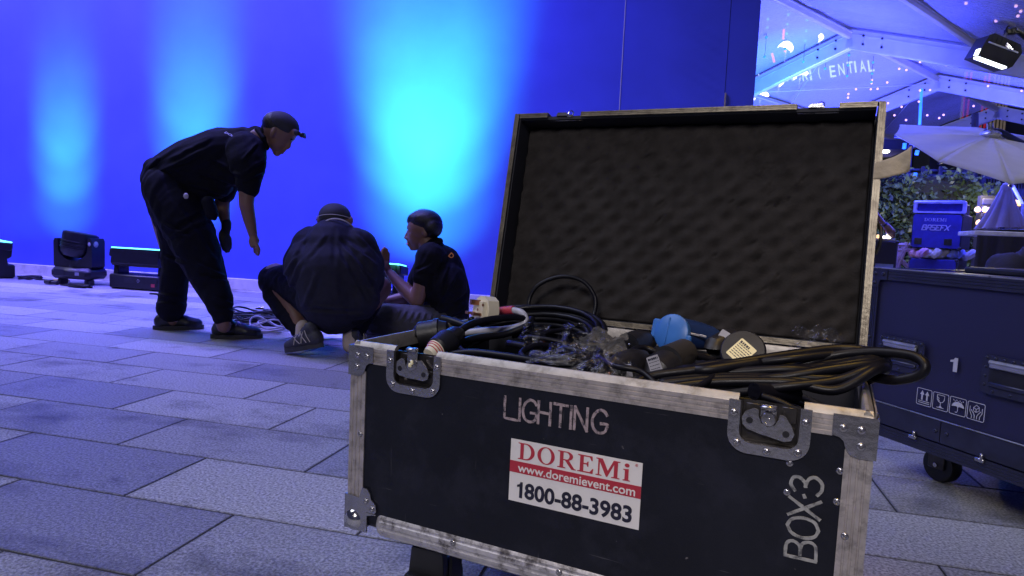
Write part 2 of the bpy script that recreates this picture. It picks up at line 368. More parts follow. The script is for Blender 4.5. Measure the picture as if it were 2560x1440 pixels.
def put(name, me, m, parent=None):
    o = bpy.data.objects.new(name, me); COL.objects.link(o)
    if m is not None:
        me.materials.clear(); me.materials.append(m)
    if parent is not None: o.parent = parent
    return o
def obj(name, mb, m, parent=None, smooth=40): return put(name, mb.mesh(name, smooth), m, parent)
def tag(o, label=None, cat=None, group=None, kind=None):
    if label: o['label'] = label
    if cat: o['category'] = cat
    if group: o['group'] = group
    if kind: o['kind'] = kind
    return o
def thing(name, label, cat, loc=(0, 0, 0), rotz=0.0, group=None):
    o = bpy.data.objects.new(name, None); COL.objects.link(o); o.empty_display_size = 0.05
    o.location = loc; o.rotation_euler = (0, 0, rotz)
    return tag(o, label, cat, group)
def share(name, src, parent, loc=None, rot=None, T=None):
    o = src.copy(); o.name = name; COL.objects.link(o); o.parent = parent
    if T is not None: o.matrix_local = T
    else:
        if loc is not None: o.location = loc
        if rot is not None: o.rotation_euler = rot
    return o
def frame(o, x, y, z=None):   # matrix from origin and two axes
    x = Vector(x).normalized(); y = Vector(y); y = (y - x * y.dot(x)).normalized(); z = x.cross(y)
    T = Matrix((x, y, z)).transposed().to_4x4(); T.translation = Vector(o); return T
def inv_parent(o, parent):    # child built in world coordinates
    bpy.context.view_layer.update(); o.parent = parent; o.matrix_parent_inverse = parent.matrix_world.inverted(); return o
def rounded(x0, z0, x1, z1, r, n=5):
    P = []
    for (cx, cz, a0) in ((x1 - r, z1 - r, 0), (x0 + r, z1 - r, 90), (x0 + r, z0 + r, 180), (x1 - r, z0 + r, 270)):
        for k in range(n + 1):
            a = R(a0 + 90 * k / n); P.append((cx + r * math.cos(a), cz + r * math.sin(a)))
    return P
def smooth_path(pts, n=8, closed=False):
    pts = [Vector(p) for p in pts]; out = []; m = len(pts)
    rng = range(m if closed else m - 1)
    for i in rng:
        p = [pts[(i + k - 1) % m] if closed else pts[max(0, min(m - 1, i + k - 1))] for k in range(4)]
        for k in range(n):
            t = k / n
            out.append(0.5 * ((2 * p[1]) + (p[2] - p[0]) * t + (2 * p[0] - 5 * p[1] + 4 * p[2] - p[3]) * t * t + (3 * p[1] - p[0] - 3 * p[2] + p[3]) * t ** 3))
    if not closed: out.append(pts[-1])
    return out

# flat lettering -----------------------------------------------------------
def curve_mesh(polys, ext=0.0003):
    cu = bpy.data.curves.new('glyphs', 'CURVE'); cu.dimensions = '2D'; cu.fill_mode = 'BOTH'; cu.extrude = ext
    for P in polys:
        sp = cu.splines.new('POLY'); sp.points.add(len(P) - 1)
        for q, p in zip(sp.points, P): q.co = (p[0], p[1], 0, 1)
        sp.use_cyclic_u = True
    o = bpy.data.objects.new('glyphs', cu); me = bpy.data.meshes.new_from_object(o)
    bpy.data.objects.remove(o); bpy.data.curves.remove(cu); return me
def text_mesh(s, bold=0.0, ext=0.0003, spacing=1.0):
    cu = bpy.data.curves.new('t', 'FONT'); cu.body = s; cu.size = 1; cu.offset = bold; cu.extrude = ext * 1; cu.space_character = spacing; cu.resolution_u = 4
    o = bpy.data.objects.new('t', cu); me = bpy.data.meshes.new_from_object(o)
    bpy.data.objects.remove(o); bpy.data.curves.remove(cu); return me
def fit_mesh(me, T, w_, h_, shear=0.0, th=0.0006):
    xs = [v.co.x for v in me.vertices]; ys = [v.co.y for v in me.vertices]
    x0, x1, y0, y1 = min(xs), max(xs), min(ys), max(ys)
    for v in me.vertices:
        a = (v.co.x - x0) / (x1 - x0) * w_; b = (v.co.y - y0) / (y1 - y0) * h_
        v.co = T @ Vector((a + shear * b, b, th if v.co.z > 0 else 0.0))
    me.update(); return me
def letters(name, me, m, parent, T, w_, h_, shear=0.0): return put(name, fit_mesh(me, T, w_, h_, shear), m, parent)
def arc(cx, cy, rx, ry, a0, a1, n=14): return [(cx + rx * math.cos(R(a0 + (a1 - a0) * k / n)), cy + ry * math.sin(R(a0 + (a1 - a0) * k / n))) for k in range(n + 1)]
def serif(word):
    polys = []; x = 0.0
    def sh(P): return [(p[0] + x, p[1]) for p in P]
    for ch in word:
        if ch == 'D':
            polys += [sh([(0, 0), (0, .045), (.11, .07), (.11, .93), (0, .955), (0, 1), (.40, 1)] + arc(.40, .5, .44, .5, 88, -88) + [(.40, 0)]),
                      sh([(.28, .06), (.28, .94), (.38, .94)] + arc(.38, .5, .28, .44, 86, -86) + [(.38, .06)])]; x += .98
        elif ch == 'O':
            polys += [sh(arc(.43, .5, .43, .52, 0, 350, 35)), sh(arc(.43, .5, .26, .47, 0, 350, 35))]; x += 1.0
        elif ch == 'R':
            polys += [sh([(0, 0), (0, .045), (.11, .07), (.11, .93), (0, .955), (0, 1), (.44, 1)] + arc(.44, .74, .30, .26, 88, -70) + [(.82, .06), (.9, .045), (.9, 0), (.68, 0), (.36, .47), (.28, .47), (.28, .07), (.4, .045), (.4, 0)]),
                      sh([(.28, .53), (.28, .94), (.42, .94)] + arc(.42, .735, .15, .205, 86, -86) + [(.42, .53)])]; x += .97
        elif ch == 'E':
            polys += [sh([(0, 0), (0, .045), (.11, .07), (.11, .93), (0, .955), (0, 1), (.68, 1), (.70, .74), (.65, .74), (.56, .93), (.28, .93), (.28, .55), (.42, .55), (.47, .66), (.51, .66), (.51, .36), (.47, .36), (.42, .48), (.28, .48), (.28, .07), (.58, .07), (.70, .28), (.75, .28), (.72, 0)])]; x += .86
        elif ch == 'M':
            polys += [sh([(0, 0), (0, .045), (.1, .07), (.1, .93), (0, .955), (0, 1), (.30, 1), (.55, .36), (.80, 1), (1.1, 1), (1.1, .955), (1.0, .93), (1.0, .07), (1.1, .045), (1.1, 0), (.72, 0), (.72, .045), (.83, .07), (.83, .78), (.54, 0), (.48, 0), (.17, .80), (.17, .07), (.28, .045), (.28, 0)])]; x += 1.24
        elif ch == 'i':
            polys += [sh([(0, 0), (0, .04), (.08, .07), (.08, .58), (0, .62), (0, .65), (.25, .68), (.25, .07), (.33, .04), (.33, 0)]), sh(arc(.165, .88, .11, .11, 0, 340, 17))]; x += .42
    return polys
def stroke(polys, wd):   # ribbons along polylines -> polygons
    out = []
    for P in polys:
        n = len(P); Lf, Rt = [], []
        for i in range(n):
            a = P[max(0, i - 1)]; b = P[min(n - 1, i + 1)]; dx, dy = b[0] - a[0], b[1] - a[1]; l = math.hypot(dx, dy) or 1
            ww = wd * (0.5 + random.uniform(-.06, .06))
            nx, ny = -dy / l * ww, dx / l * ww
            ex = (dx / l * wd * .4 if i == n - 1 else (-dx / l * wd * .4 if i == 0 else 0)); ey = (dy / l * wd * .4 if i == n - 1 else (-dy / l * wd * .4 if i == 0 else 0))
            Lf.append((P[i][0] + nx + ex, P[i][1] + ny + ey)); Rt.append((P[i][0] - nx + ex, P[i][1] - ny + ey))
        out.append((Lf, Rt))
    return out
def ribbon_mb(polys, wd, T, th=0.0006):
    mb = MB()
    for q, (Lf, Rt) in enumerate(stroke(polys, wd)):
        n = len(Lf); h = th + q * 0.00005
        o = len(mb.v)
        for z in (0, h):
            for a, b in zip(Lf, Rt): mb.v.append(T @ Vector((a[0], a[1], z))); mb.v.append(T @ Vector((b[0], b[1], z)))
        for i in range(n - 1):
            a = o + 2 * n + 2 * i; mb.f.append((a, a + 1, a + 3, a + 2))
            b = o + 2 * i; mb.f.append((b, b + 2, a + 2, a)); mb.f.append((b + 1, a + 1, a + 3, b + 3))
        mb.f.append((o, o + 1, o + 2 * n + 1, o + 2 * n)); e = 2 * n - 2
        mb.f.append((o + e, o + 2 * n + e, o + 2 * n + e + 1, o + e + 1))
    return mb

# one continuous surface from overlapping closed shapes ---------------------
def blob(name, mb, m, parent=None, voxel=0.006, smooth=6, wrinkle=0.0, wscale=9.0, wdir=(1, 1, 1)):
    me = mb.mesh(name); o = bpy.data.objects.new(name, me); COL.objects.link(o)
    r = o.modifiers.new('remesh', 'REMESH'); r.mode = 'VOXEL'; r.voxel_size = voxel; r.use_smooth_shade = True
    if smooth:
        s = o.modifiers.new('smooth', 'SMOOTH'); s.factor = 0.5; s.iterations = smooth
    dg = bpy.context.evaluated_depsgraph_get(); dg.update()
    m2 = bpy.data.meshes.new_from_object(o.evaluated_get(dg)); m2.name = name
    COL.objects.unlink(o); bpy.data.objects.remove(o); bpy.data.meshes.remove(me)
    if wrinkle:
        nr = [v.normal.copy() for v in m2.vertices]; d = Vector(wdir).normalized()
        for v, nn in zip(m2.vertices, nr):
            q = v.co * wscale; q = q - d * (q.dot(d) * .78)
            q = q + Vector((noise.noise(q * .7), noise.noise(q * .7 + Vector((5, 2, 1))), noise.noise(q * .7 + Vector((1, 9, 4))))) * .6
            v.co = v.co + nn * (wrinkle * (noise.noise(q) + .5 * noise.noise(q * 2.1)))
        m2.update()
    for p in m2.polygons: p.use_smooth = True
    return put(name, m2, m, parent)

# ================================================================== GROUND
mb = MB(); mb.box((0, 20, -0.0318), (120, 90, 0.06))
pav = tag(obj('pavement', mb, M['joint'], None, False), kind='structure')
ROW, LEN, Y00, X00, G = 0.3133, 0.652, 1.087, -1.0225, 0.006
def in_view(p, m=200):
    d = Vector(p) - EYE; z = d.dot(FWD)
    if z < 0.05: return False
    x = CX + F * d.dot(RIGHT) / z; y = CY - F * d.dot(UP) / z
    return -m < x < 2560 + m and -m < y < 1440 + m
ms = MB(); ms.rbox((0, 0, -0.0145), (LEN - G, ROW - G, 0.029), 0.0011)
slab_me = ms.mesh('paving_slab'); slab_me.materials.append(M['slab'])
rest = MB(); n_slab = 0
for k in range(-6, 17):
    y = Y00 + ROW * (k + .5); off = 0 if k % 2 == 0 else LEN / 2
    for i in range(-16, 10):
        x = X00 + off + LEN * (i + .5)
        if not any(in_view((x + a * LEN / 2, y + b * ROW / 2, 0)) for a in (-1, 0, 1) for b in (-1, 1)): rest.rbox((x, y, -.0145), (LEN - G, ROW - G, .029), .0011)
        else:
            n_slab += 1
            o = bpy.data.objects.new('paving_slab', slab_me); COL.objects.link(o); o.parent = pav
            o.location = (x, y, random.uniform(-.0004, .0005)); o.rotation_euler = (random.uniform(-.0008, .0008), random.uniform(-.0008, .0008), random.uniform(-.001, .001))
print('slabs', n_slab)
M['slab_rest'] = mat('granite_slab_plain', (0.36, 0.36, 0.37), 0.62, 0, 0.2, 90, 0.35, 260)
tag(obj('paving_slabs', rest, M['slab_rest'], pav, False), kind='stuff')
YF = Y00 + ROW * 17
mb = MB(); mb.box((8, (YF + 40) / 2, -0.010), (60, 40 - YF, 0.02))
tag(obj('plaza_ground', mb, M['far_paving'], None, False), kind='structure')

# stains and grain of the slabs live in world space, so patches run over the joints
nt = M['slab'].node_tree; n = nt.nodes; L = nt.links; b = n['Principled BSDF']
geo = n.new('ShaderNodeNewGeometry'); st = n.new('ShaderNodeTexNoise'); st.inputs['Scale'].default_value = 1.7; st.inputs['Detail'].default_value = 7; st.inputs['Roughness'].default_value = .62
mp = n.new('ShaderNodeMapping'); mp.inputs['Scale'].default_value = (0.8, 1.25, 1); mp.inputs['Location'].default_value = (3.3, 1.9, 0)
L.new(geo.outputs['Position'], mp.inputs[0]); L.new(mp.outputs[0], st.inputs['Vector'])
rr = n.new('ShaderNodeMapRange'); rr.inputs[1].default_value = .54; rr.inputs[2].default_value = .68; rr.inputs[3].default_value = 1; rr.inputs[4].default_value = .34; L.new(st.outputs['Fac'], rr.inputs[0])
sp = n.new('ShaderNodeTexNoise'); sp.inputs['Scale'].default_value = 150; sp.inputs['Detail'].default_value = 5; L.new(geo.outputs['Position'], sp.inputs['Vector'])
r2 = n.new('ShaderNodeMapRange'); r2.inputs[1].default_value = .36; r2.inputs[2].default_value = .64; r2.inputs[3].default_value = .55; r2.inputs[4].default_value = 1.4; L.new(sp.outputs['Fac'], r2.inputs[0])
src = b.inputs['Base Color'].links[0].from_socket
a = n.new('ShaderNodeVectorMath'); a.operation = 'SCALE'; L.new(src, a.inputs[0]); L.new(rr.outputs[0], a.inputs['Scale'])
c = n.new('ShaderNodeVectorMath'); c.operation = 'SCALE'; L.new(a.outputs[0], c.inputs[0]); L.new(r2.outputs[0], c.inputs['Scale']); # dirt gathered along the slab edges
tcg = n.new('ShaderNodeTexCoord'); sx = n.new('ShaderNodeSeparateXYZ'); L.new(tcg.outputs['Object'], sx.inputs[0])
def edge(sock, half):
    a1 = n.new('ShaderNodeMath'); a1.operation = 'ABSOLUTE'; L.new(sock, a1.inputs[0]); a2 = n.new('ShaderNodeMath'); a2.operation = 'SUBTRACT'; a2.inputs[0].default_value = half; L.new(a1.outputs[0], a2.inputs[1]); return a2.outputs[0]
mn = n.new('ShaderNodeMath'); mn.operation = 'MINIMUM'; L.new(edge(sx.outputs[0], (LEN - G) / 2), mn.inputs[0]); L.new(edge(sx.outputs[1], (ROW - G) / 2), mn.inputs[1])
en = n.new('ShaderNodeTexNoise'); en.inputs['Scale'].default_value = 28; en.inputs['Detail'].default_value = 5; L.new(geo.outputs['Position'], en.inputs['Vector'])
ew = n.new('ShaderNodeMath'); ew.operation = 'MULTIPLY'; ew.inputs[1].default_value = .014; L.new(en.outputs['Fac'], ew.inputs[0])
er = n.new('ShaderNodeMapRange'); er.inputs[1].default_value = .0; er.inputs[3].default_value = .62; er.inputs[4].default_value = 1; L.new(mn.outputs[0], er.inputs[0]); L.new(ew.outputs[0], er.inputs[2])
bl = n.new('ShaderNodeTexNoise'); bl.inputs['Scale'].default_value = 4.6; bl.inputs['Detail'].default_value = 6; bl.inputs['Roughness'].default_value = .7; L.new(geo.outputs['Position'], bl.inputs['Vector'])
br = n.new('ShaderNodeMapRange'); br.inputs[1].default_value = .60; br.inputs[2].default_value = .72; br.inputs[3].default_value = 1; br.inputs[4].default_value = .42; L.new(bl.outputs['Fac'], br.inputs[0])
gm = n.new('ShaderNodeTexVoronoi'); gm.inputs['Scale'].default_value = 2.3; gm.inputs['Randomness'].default_value = 1; L.new(geo.outputs['Position'], gm.inputs['Vector'])
gr = n.new('ShaderNodeMapRange'); gr.inputs[1].default_value = .035; gr.inputs[2].default_value = .05; gr.inputs[3].default_value = .5; gr.inputs[4].default_value = 1; L.new(gm.outputs['Distance'], gr.inputs[0])
b1_ = n.new('ShaderNodeVectorMath'); b1_.operation = 'SCALE'; L.new(c.outputs[0], b1_.inputs[0]); L.new(br.outputs[0], b1_.inputs['Scale'])
c = n.new('ShaderNodeVectorMath'); c.operation = 'SCALE'; L.new(b1_.outputs[0], c.inputs[0]); L.new(gr.outputs[0], c.inputs['Scale'])
e2 = n.new('ShaderNodeVectorMath'); e2.operation = 'SCALE'; L.new(c.outputs[0], e2.inputs[0]); L.new(er.outputs[0], e2.inputs['Scale']); L.new(e2.outputs[0], b.inputs['Base Color'])
oi = n.new('ShaderNodeObjectInfo'); ro = n.new('ShaderNodeMapRange'); ro.inputs[3].default_value = .46; ro.inputs[4].default_value = .78
L.new(oi.outputs['Random'], ro.inputs[0]); L.new(ro.outputs[0], b.inputs['Roughness'])

# ================================================================== BACKDROP WALL
WT = 4.3; ang = math.atan(0.028)
wall = thing('backdrop_wall', 'tall stretched fabric event wall glowing blue behind the crew, standing on a low pale plinth', 'backdrop wall', (-4, 5.93, 0), ang)
def wx(X): return (X + 4) / math.cos(ang)
def panel(x0, x1, amp, seed, nu, nv):
    mb = MB()
    def f(u, v):
        x = wx(x0) + (wx(x1) - wx(x0)) * u; z = 0.1125 + (WT - .1125) * v
        e = min(1, 12 * min(u, 1 - u))
        d = 0.0
        if amp:
            # drag wrinkles running up and away from the fixing at the right-hand seam
            for (zc, s) in ((1.95, 1.0), (2.28, 1.2), (2.9, .5)):
                t = (z - zc) + (1 - u) * -0.55 * 0.9; fall = math.exp(-((1 - u) / .33) ** 2) * math.exp(-(t / .085) ** 2)
                d += amp * s * fall * math.sin(t * 75 + seed)
            d += amp * .5 * noise.noise(Vector((x * 1.2, z * .8, seed)))
        return (x, 0.055 - d * e, z)
    mb.grid(f, nu, nv); return mb
obj('fabric_panel', panel(-10.5, -0.643, 0, 1, 8, 4), M['fabric_wall'], wall, True)
obj('fabric_panel', panel(-0.637, 0.229, 0.007, 2, 70, 120), M['fabric_wall'], wall, True)
mb = MB(); mb.box(((wx(.233) + wx(.467)) / 2, 0.068, (WT + .1125) / 2), (wx(.467) - wx(.233), 0.02, WT - .1125)); obj('fabric_panel', mb, M['fabric_wall'], wall)
mb = MB(); mb.box((wx(-.64), 0.0535, (WT + .1125) / 2), (0.006, 0.005, WT - .1125)); obj('seam_strip', mb, M['plinth'], wall)
mb = MB(); mb.box((wx(.231), 0.06, (WT + .1125) / 2), (0.004, 0.006, WT - .1125)); obj('seam_strip', mb, M['case_inside'], wall)
mb = MB(); mb.box((wx(.236), 0.05, 1.875), (0.012, 0.03, 0.15)); obj('tape_tab', mb, M['tape'], wall)
mb = MB(); mb.box((wx(.455), 0.40, (WT + .1125) / 2), (0.024, 0.62, WT - .1125)); obj('return_panel', mb, M['case_inside'], wall)
mb = MB(); mb.box(((wx(-10.5) + wx(.467)) / 2, 0.40, (WT + .1125) / 2), (wx(.44) - wx(-10.5), 0.02, WT - .3)); obj('backing_panel', mb, M['case_inside'], wall)
mb = MB()
for (a_, b_) in ((-10.5, -7.32), (-7.316, -4.88), (-4.876, -2.44), (-2.436, -.2), (-.196, .467)):
    mb = MB(); mb.rbox(((wx(a_) + wx(b_)) / 2, 0.05, 0.056), (wx(b_) - wx(a_), 0.1, 0.112), 0.003); obj('plinth_board', mb, M['plinth'], wall, False)

# ================================================================== STAGE LIGHT FIXTURES
def light_bar(loc, rz, tilt, label, wd=0.50):
    t = thing('led_light_bar', label, 'stage light', loc, rz, 'led light bars washing the backdrop')
    mb = MB(); mb.rbox((0, 0, 0.075), (wd, 0.26, 0.13), 0.012); mb.rbox((-wd / 2 + .05, 0, 0.006), (.05, .24, .012), .004); mb.rbox((wd / 2 - .05, 0, 0.006), (.05, .24, .012), .004)
    base = obj('base', mb, M['fixture'], t)
    mb = MB(); mb.box((-.02, -.1315, .09), (.15, .003, .05)); obj('display', mb, M['rubber'], base)
    mb = MB()
    for (dx, dz) in ((0, .012), (0, -.012), (.012, 0), (-.012, 0)): mb.ball((.06 + dx, -.1335, .09 + dz), (.005, .002, .004), 6, 4)
    obj('button', mb, M['fix_label'], base)
    mb = MB(); mb.box((wd / 2 - .05, -.1315, .055), (.04, .002, .03)); obj('red_badge', mb, M['redtape'], base)
    for s in (-1, 1):
        mb = MB(); mb.prism([(-.07, .13), (.07, .13), (.055, .30), (.02, .335), (-.02, .335), (-.055, .30)], 0, .05, frame((s * (wd / 2 - .025) - .025, 0, 0), (0, 1, 0), (0, 0, 1)))
        obj('yoke_arm', mb, M['fixture'], t)
    hd = MB(); Th = Matrix.Translation((0, 0, .30)) @ Matrix.Rotation(tilt, 4, 'X')
    hd.prism([(-.11, -.065), (-.085, -.09), (.085, -.09), (.11, -.065), (.11, .07), (-.11, .07)], -wd / 2 + .012, wd / 2 - .012, Th @ frame((0, 0, 0), (0, 1, 0), (0, 0, 1)))
    for s in (-1, 1): hd.rbox((s * (wd / 2 + .005), 0, .03), (.05, .2, .08), .01, Th)
    head = obj('head', hd, M['fixture'], t)
    mb = MB(); mb.rbox((0, 0, .0765), (wd + .02, .20, .012), .004, Th); obj('lit_lens', mb, M['lens'], head)
    return t
b1 = gnd(0, 700); b1.z = 0
light_bar((-6.86, 5.47, 0), -0.5, R(-6), 'led light bar at the far left edge, turned at an angle, throwing cyan light up', 0.5)
light_bar((-4.985, 5.42, 0), 0.02, R(-7), 'led light bar with a small red badge standing behind the bending man', 0.54)
light_bar((-2.62, 5.46, 0), 0.06, R(-7), 'led light bar half hidden between the squatting and the sitting man', 0.50)

t = thing('moving_head_light', 'unlit moving head light on a black base between two led bars', 'stage light', (-5.71, 5.40, 0), 0.05)
mb = MB(); mb.rbox((0, 0, .115), (.44, .27, .11), .035); base = obj('base', mb, M['fixture'], t)
for s in (-1, 1):
    mb = MB(); mb.rbox((s * .15, -.04, .03), (.05, .09, .06), .01); obj('foot', mb, M['rubber'], base)
mb = MB(); mb.box((-.10, -.1365, .12), (.11, .003, .06)); obj('display', mb, M['rubber'], base)
mb = MB(); mb.box((.10, -.1365, .115), (.045, .002, .03)); obj('label_plate', mb, M['fix_label'], base)
mb = MB(); mb.cyl((0, 0, .165), (0, 0, .19), .09, n=20); obj('pan_bearing', mb, M['fixture'], t)
mb = MB()
P = [(-.195, .165), (.195, .165), (.215, .185), (.215, .43), (.20, .455), (.175, .455), (.166, .44), (.166, .36)] + arc(0, .36, .166, .125, 0, -180, 16)[1:] + [(-.166, .43), (-.175, .445), (-.20, .445), (-.215, .42), (-.215, .185)]
mb.prism(P, -.08, .08, frame((0, 0, 0), (1, 0, 0), (0, 0, 1))); yk = obj('yoke', mb, M['fixture'], t)
mb = MB(); mb.ball((.217, -.03, .40), (.004, .03, .03), 10, 6); mb.ball((.19, -.082, .40), (.016, .003, .02), 10, 6); obj('badge', mb, M['fix_label'], yk)
mb = MB(); T_ = Matrix.Translation((0, 0, .395)) @ Matrix.Rotation(R(8), 4, 'Y') @ Matrix.Rotation(R(-6), 4, 'X')
mb.lathe([(.07, -.13), (.115, -.125), (.145, -.085), (.152, -.02), (.154, .09), (.148, .105)], 28, T_)
for q in range(-1, 2): mb.lathe([(.1535, -.02 + q * .03), (.157, -.018 + q * .03), (.157, -.008 + q * .03), (.1535, -.006 + q * .03)], 28, T_)
hd = obj('head', mb, M['fixture'], t)
mb = MB(); mb.lathe([(.135, .1055), (.135, .109)], 24, T_); obj('lens', mb, M['rubber'], hd)

# leads lying beside the fixtures
def floor_lead(name, label, pts, r, m, group=None):
    mb = MB(); mb.tube(smooth_path(pts, 8), r, 7); return tag(obj(name, mb, m, None, True), label, 'cable', group)
def loopy(cx, cy, rx, ry, n, r, seed):
    rnd = random.Random(seed); P = []
    for k in range(n * 10):
        a = 2 * math.pi * k / 10; q = 1 + .18 * rnd.uniform(-1, 1)
        P.append((cx + rx * q * math.cos(a), cy + ry * q * math.sin(a), r + .008 * (k // 10) + .006 * rnd.random()))
    return P
floor_lead('floor_lead', 'black lead curled beside the leftmost light bar', loopy(-6.43, 5.5, .08, .1, 3, .007, 1) + [(-6.3, 5.46, .01), (-6.2, 5.47, .01), (-6.12, 5.48, .01)], .007, M['cable'], 'leads lying by the stage lights')
floor_lead('floor_lead', 'yellow lead end running toward the moving head light', [(-6.14, 5.5, .012), (-6.06, 5.52, .012), (-5.97, 5.5, .012), (-5.9, 5.46, .02)], .009, M['yellow'], 'leads lying by the stage lights')
floor_lead('floor_lead', 'black lead in loops right of the moving head light', [(-5.72, 5.2, .01)] + loopy(-5.47, 5.17, .11, .05, 3, .007, 2), .008, M['cable'], 'leads lying by the stage lights')
mb = MB(); mb.cyl((-5.90, 5.21, .028), (-5.82, 5.19, .028), .024, .02, 10); mb.cyl((-5.81, 5.19, .026), (-5.75, 5.2, .026), .018, .022, 10)
tag(obj('cable_connector', mb, M['rubber']), 'black lead connector on the floor before the moving head light', 'connector')
floor_lead('floor_lead', 'thin lead with a yellow tail between the legs of the bending man', [(-4.62, 5.1, .008), (-4.5, 5.12, .008), (-4.42, 5.15, .008), (-4.35, 5.2, .008)], .008, M['cable'], 'leads lying by the stage lights')

# ================================================================== OPEN FLIGHT CASE
TH, CXc, CYc, ZB, CW, CH, CD = -0.2001, -0.563, 1.0915, 0.1704, 0.825, 0.3346, 0.5209
ZT = ZB + CH
cu_ = Vector((math.cos(TH), math.sin(TH), 0)); cv_ = Vector((-math.sin(TH), math.cos(TH), 0)); co_ = Vector((CXc, CYc, 0))
def cf(px, py, yl=0.0):     # photo pixel -> case coordinates on the plane y = yl
    d = ray(px, py); t = ((co_ - EYE).dot(cv_) + yl) / d.dot(cv_); P = EYE + d * t - co_
    return Vector((P.dot(cu_), yl, P.z))
def cw(p): p = Vector(p); return co_ + cu_ * p.x + cv_ * p.y + Vector((0, 0, p.z))    # case -> world
fc = thing('flight_case', 'big open road case lettered LIGHTING with a white DOREMi sticker, lid raised, full of cables', 'flight case', (CXc, CYc, 0), TH)

riv = MB(); riv.lathe([(.0052, 0), (.0052, .0010), (.0042, .0022), (.0022, .0026), (.0014, .0014), (.0002, .0012)], 12)
riv_me = riv.mesh('rivet', 40); riv_me.materials.append(M['steel']); riv_src = bpy.data.objects.new('rivet', riv_me)
riv_me2 = riv_me.copy(); riv_me2.materials[0] = M['case2rail']; riv_src2 = bpy.data.objects.new('rivet', riv_me2)
def rivet(parent, p, nrm, s=1.0, name='rivet', src=None):
    o = (src or riv_src).copy(); o.name = name; COL.objects.link(o); o.parent = parent
    z = Vector(nrm).normalized(); x = z.orthogonal(); T = frame(p, x, z.cross(x)); o.matrix_local = T @ Matrix.Scale(s, 4); return o

XZ = lambda y=0.0: frame((0, y, 0), (1, 0, 0), (0, 0, 1))   # prism in the x-z plane; +z of the prism = -y of the case
N1 = (.094, .174); N2 = (.662, .737); NB = .449             # latch recesses
mb = MB()
P = [(.004, .19), (CW - .004, .19), (CW - .004, ZT - .006), (N2[1], ZT - .006), (N2[1], NB), (N2[0], NB), (N2[0], ZT - .006), (N1[1], ZT - .006), (N1[1], NB), (N1[0], NB), (N1[0], ZT - .006), (.004, ZT - .006)]
mb.prism(P, 0.0, 0.010, XZ(0.0125)); obj('front_panel', mb, M['case'], fc)
mb = MB(); mb.box((CW / 2, CD - .007, (ZT + .19) / 2 - .002), (CW - .01, .009, ZT - .2)); obj('back_panel', mb, M['case_inside'], fc)
for x in (.0075, CW - .0075):
    mb = MB(); mb.box((x, CD / 2, (ZT + .19) / 2 - .002), (.009, CD - .026, ZT - .2)); obj('side_panel', mb, M['case'], fc)
mb = MB(); mb.box((CW / 2, CD / 2, .186), (CW - .02, CD - .02, .012)); obj('base_panel', mb, M['case_inside'], fc)

# rails: ribbed strips, L-shaped on the corners, tongue lip on the opening
def rail(p0, p1, wd, nd, width, g=3, m='alu', thick=.0022):
    mb = MB(); mb.strip(p0, p1, wd, nd, width, thick, g); return obj('edge_rail', mb, M[m], fc, 30)
rail((.0, .0025, .2), (.0, .0025, ZT - .044), (1, 0, 0), (0, -1, 0), .033)
rail((.0025, .0, .2), (.0025, .0, ZT - .03), (0, 1, 0), (-1, 0, 0), .033)
rail((CW - .033, .0025, .175), (CW - .033, .0025, ZT - .044), (1, 0, 0), (0, -1, 0), .033)
rail((CW - .0025, .0, .175), (CW - .0025, .0, ZT - .03), (0, 1, 0), (1, 0, 0), .033)
for (a_, b_) in ((.048, .079), (.187, .647), (.751, CW - .049)):
    rail((a_, .0025, ZT - .029), (b_, .0025, ZT - .029), (0, 0, 1), (0, -1, 0), .027)
def lip(a_, b_, yl, s):     # slanted top tongue
    mb = MB(); prof = [(0, -.0035), (.0035, .003), (.008, .0075), (.012, .0075), (.014, .004), (.014, -.02), (.0115, -.02), (.011, -.0035)]
    T_ = frame((a_, yl, ZT), (0, s, 0), (0, 0, 1)); Ln = b_ - a_
    mb.prism(prof, 0, Ln * (1 if s > 0 else -1), T_); return obj('top_lip', mb, M['lip'], fc, 30)
for (a_, b_) in ((.004, .0905), (.1745, .6585), (.7405, CW - .004)): lip(a_, b_, .001, 1)
lip(.004, CW - .004, CD - .001, -1)
for (x, s) in ((0.001, 1), (CW - .001, -1)):
    mb = MB(); prof = [(0, -.0035), (.0035, .003), (.008, .0075), (.012, .0075), (.014, .004), (.014, -.02), (.0115, -.02), (.011, -.0035)]
    mb.prism(prof, .004, CD - .004, frame((x, 0, ZT), (s, 0, 0), (0, 0, 1)) @ Matrix.Scale(-1 if s > 0 else 1, 4, (0, 0, 1))); obj('top_lip', mb, M['lip'], fc, 30)
    rail((x + (-.0015 if s > 0 else .0015), .05, ZT - .029), (x + (-.0015 if s > 0 else .0015), CD - .03, ZT - .029), (0, 0, 1), (-s, 0, 0), .027)
# bottom rub rail, rounded and deeply ribbed
mb = MB()
prof = []
for k in range(33):
    a = -100 + 200 * k / 32; rr_ = .0215 - (.0032 if k % 6 in (2, 3) else 0)
    prof.append((.0075 - rr_ * .45 * math.cos(R(a)), .1905 + .0215 * math.sin(R(a)) * (rr_ / .0215) ** .2))
prof += [(.02, .211), (.02, .17)]
mb.prism(prof, 0, CW - .09, frame((.072, 0, 0), (0, 1, 0), (0, 0, 1)))
mb.ball((.073, .0075, .1905), (.012, .0093, .0212), 14, 10)
obj('bottom_rail', mb, M['alu_groove'], fc, 30)
rail((.0, .05, .172), (.0, CD - .02, .172), (0, 0, 1), (-1, 0, 0), .033); rail((CW, .03, .172), (CW, CD - .02, .172), (0, 0, 1), (1, 0, 0), .033)
for (px, py) in ((1135, 1354), (1400, 1425)):
    p = cf(px, py); rivet(fc, (p.x, -.0035, .198), (0, -1, .12), 1.0)

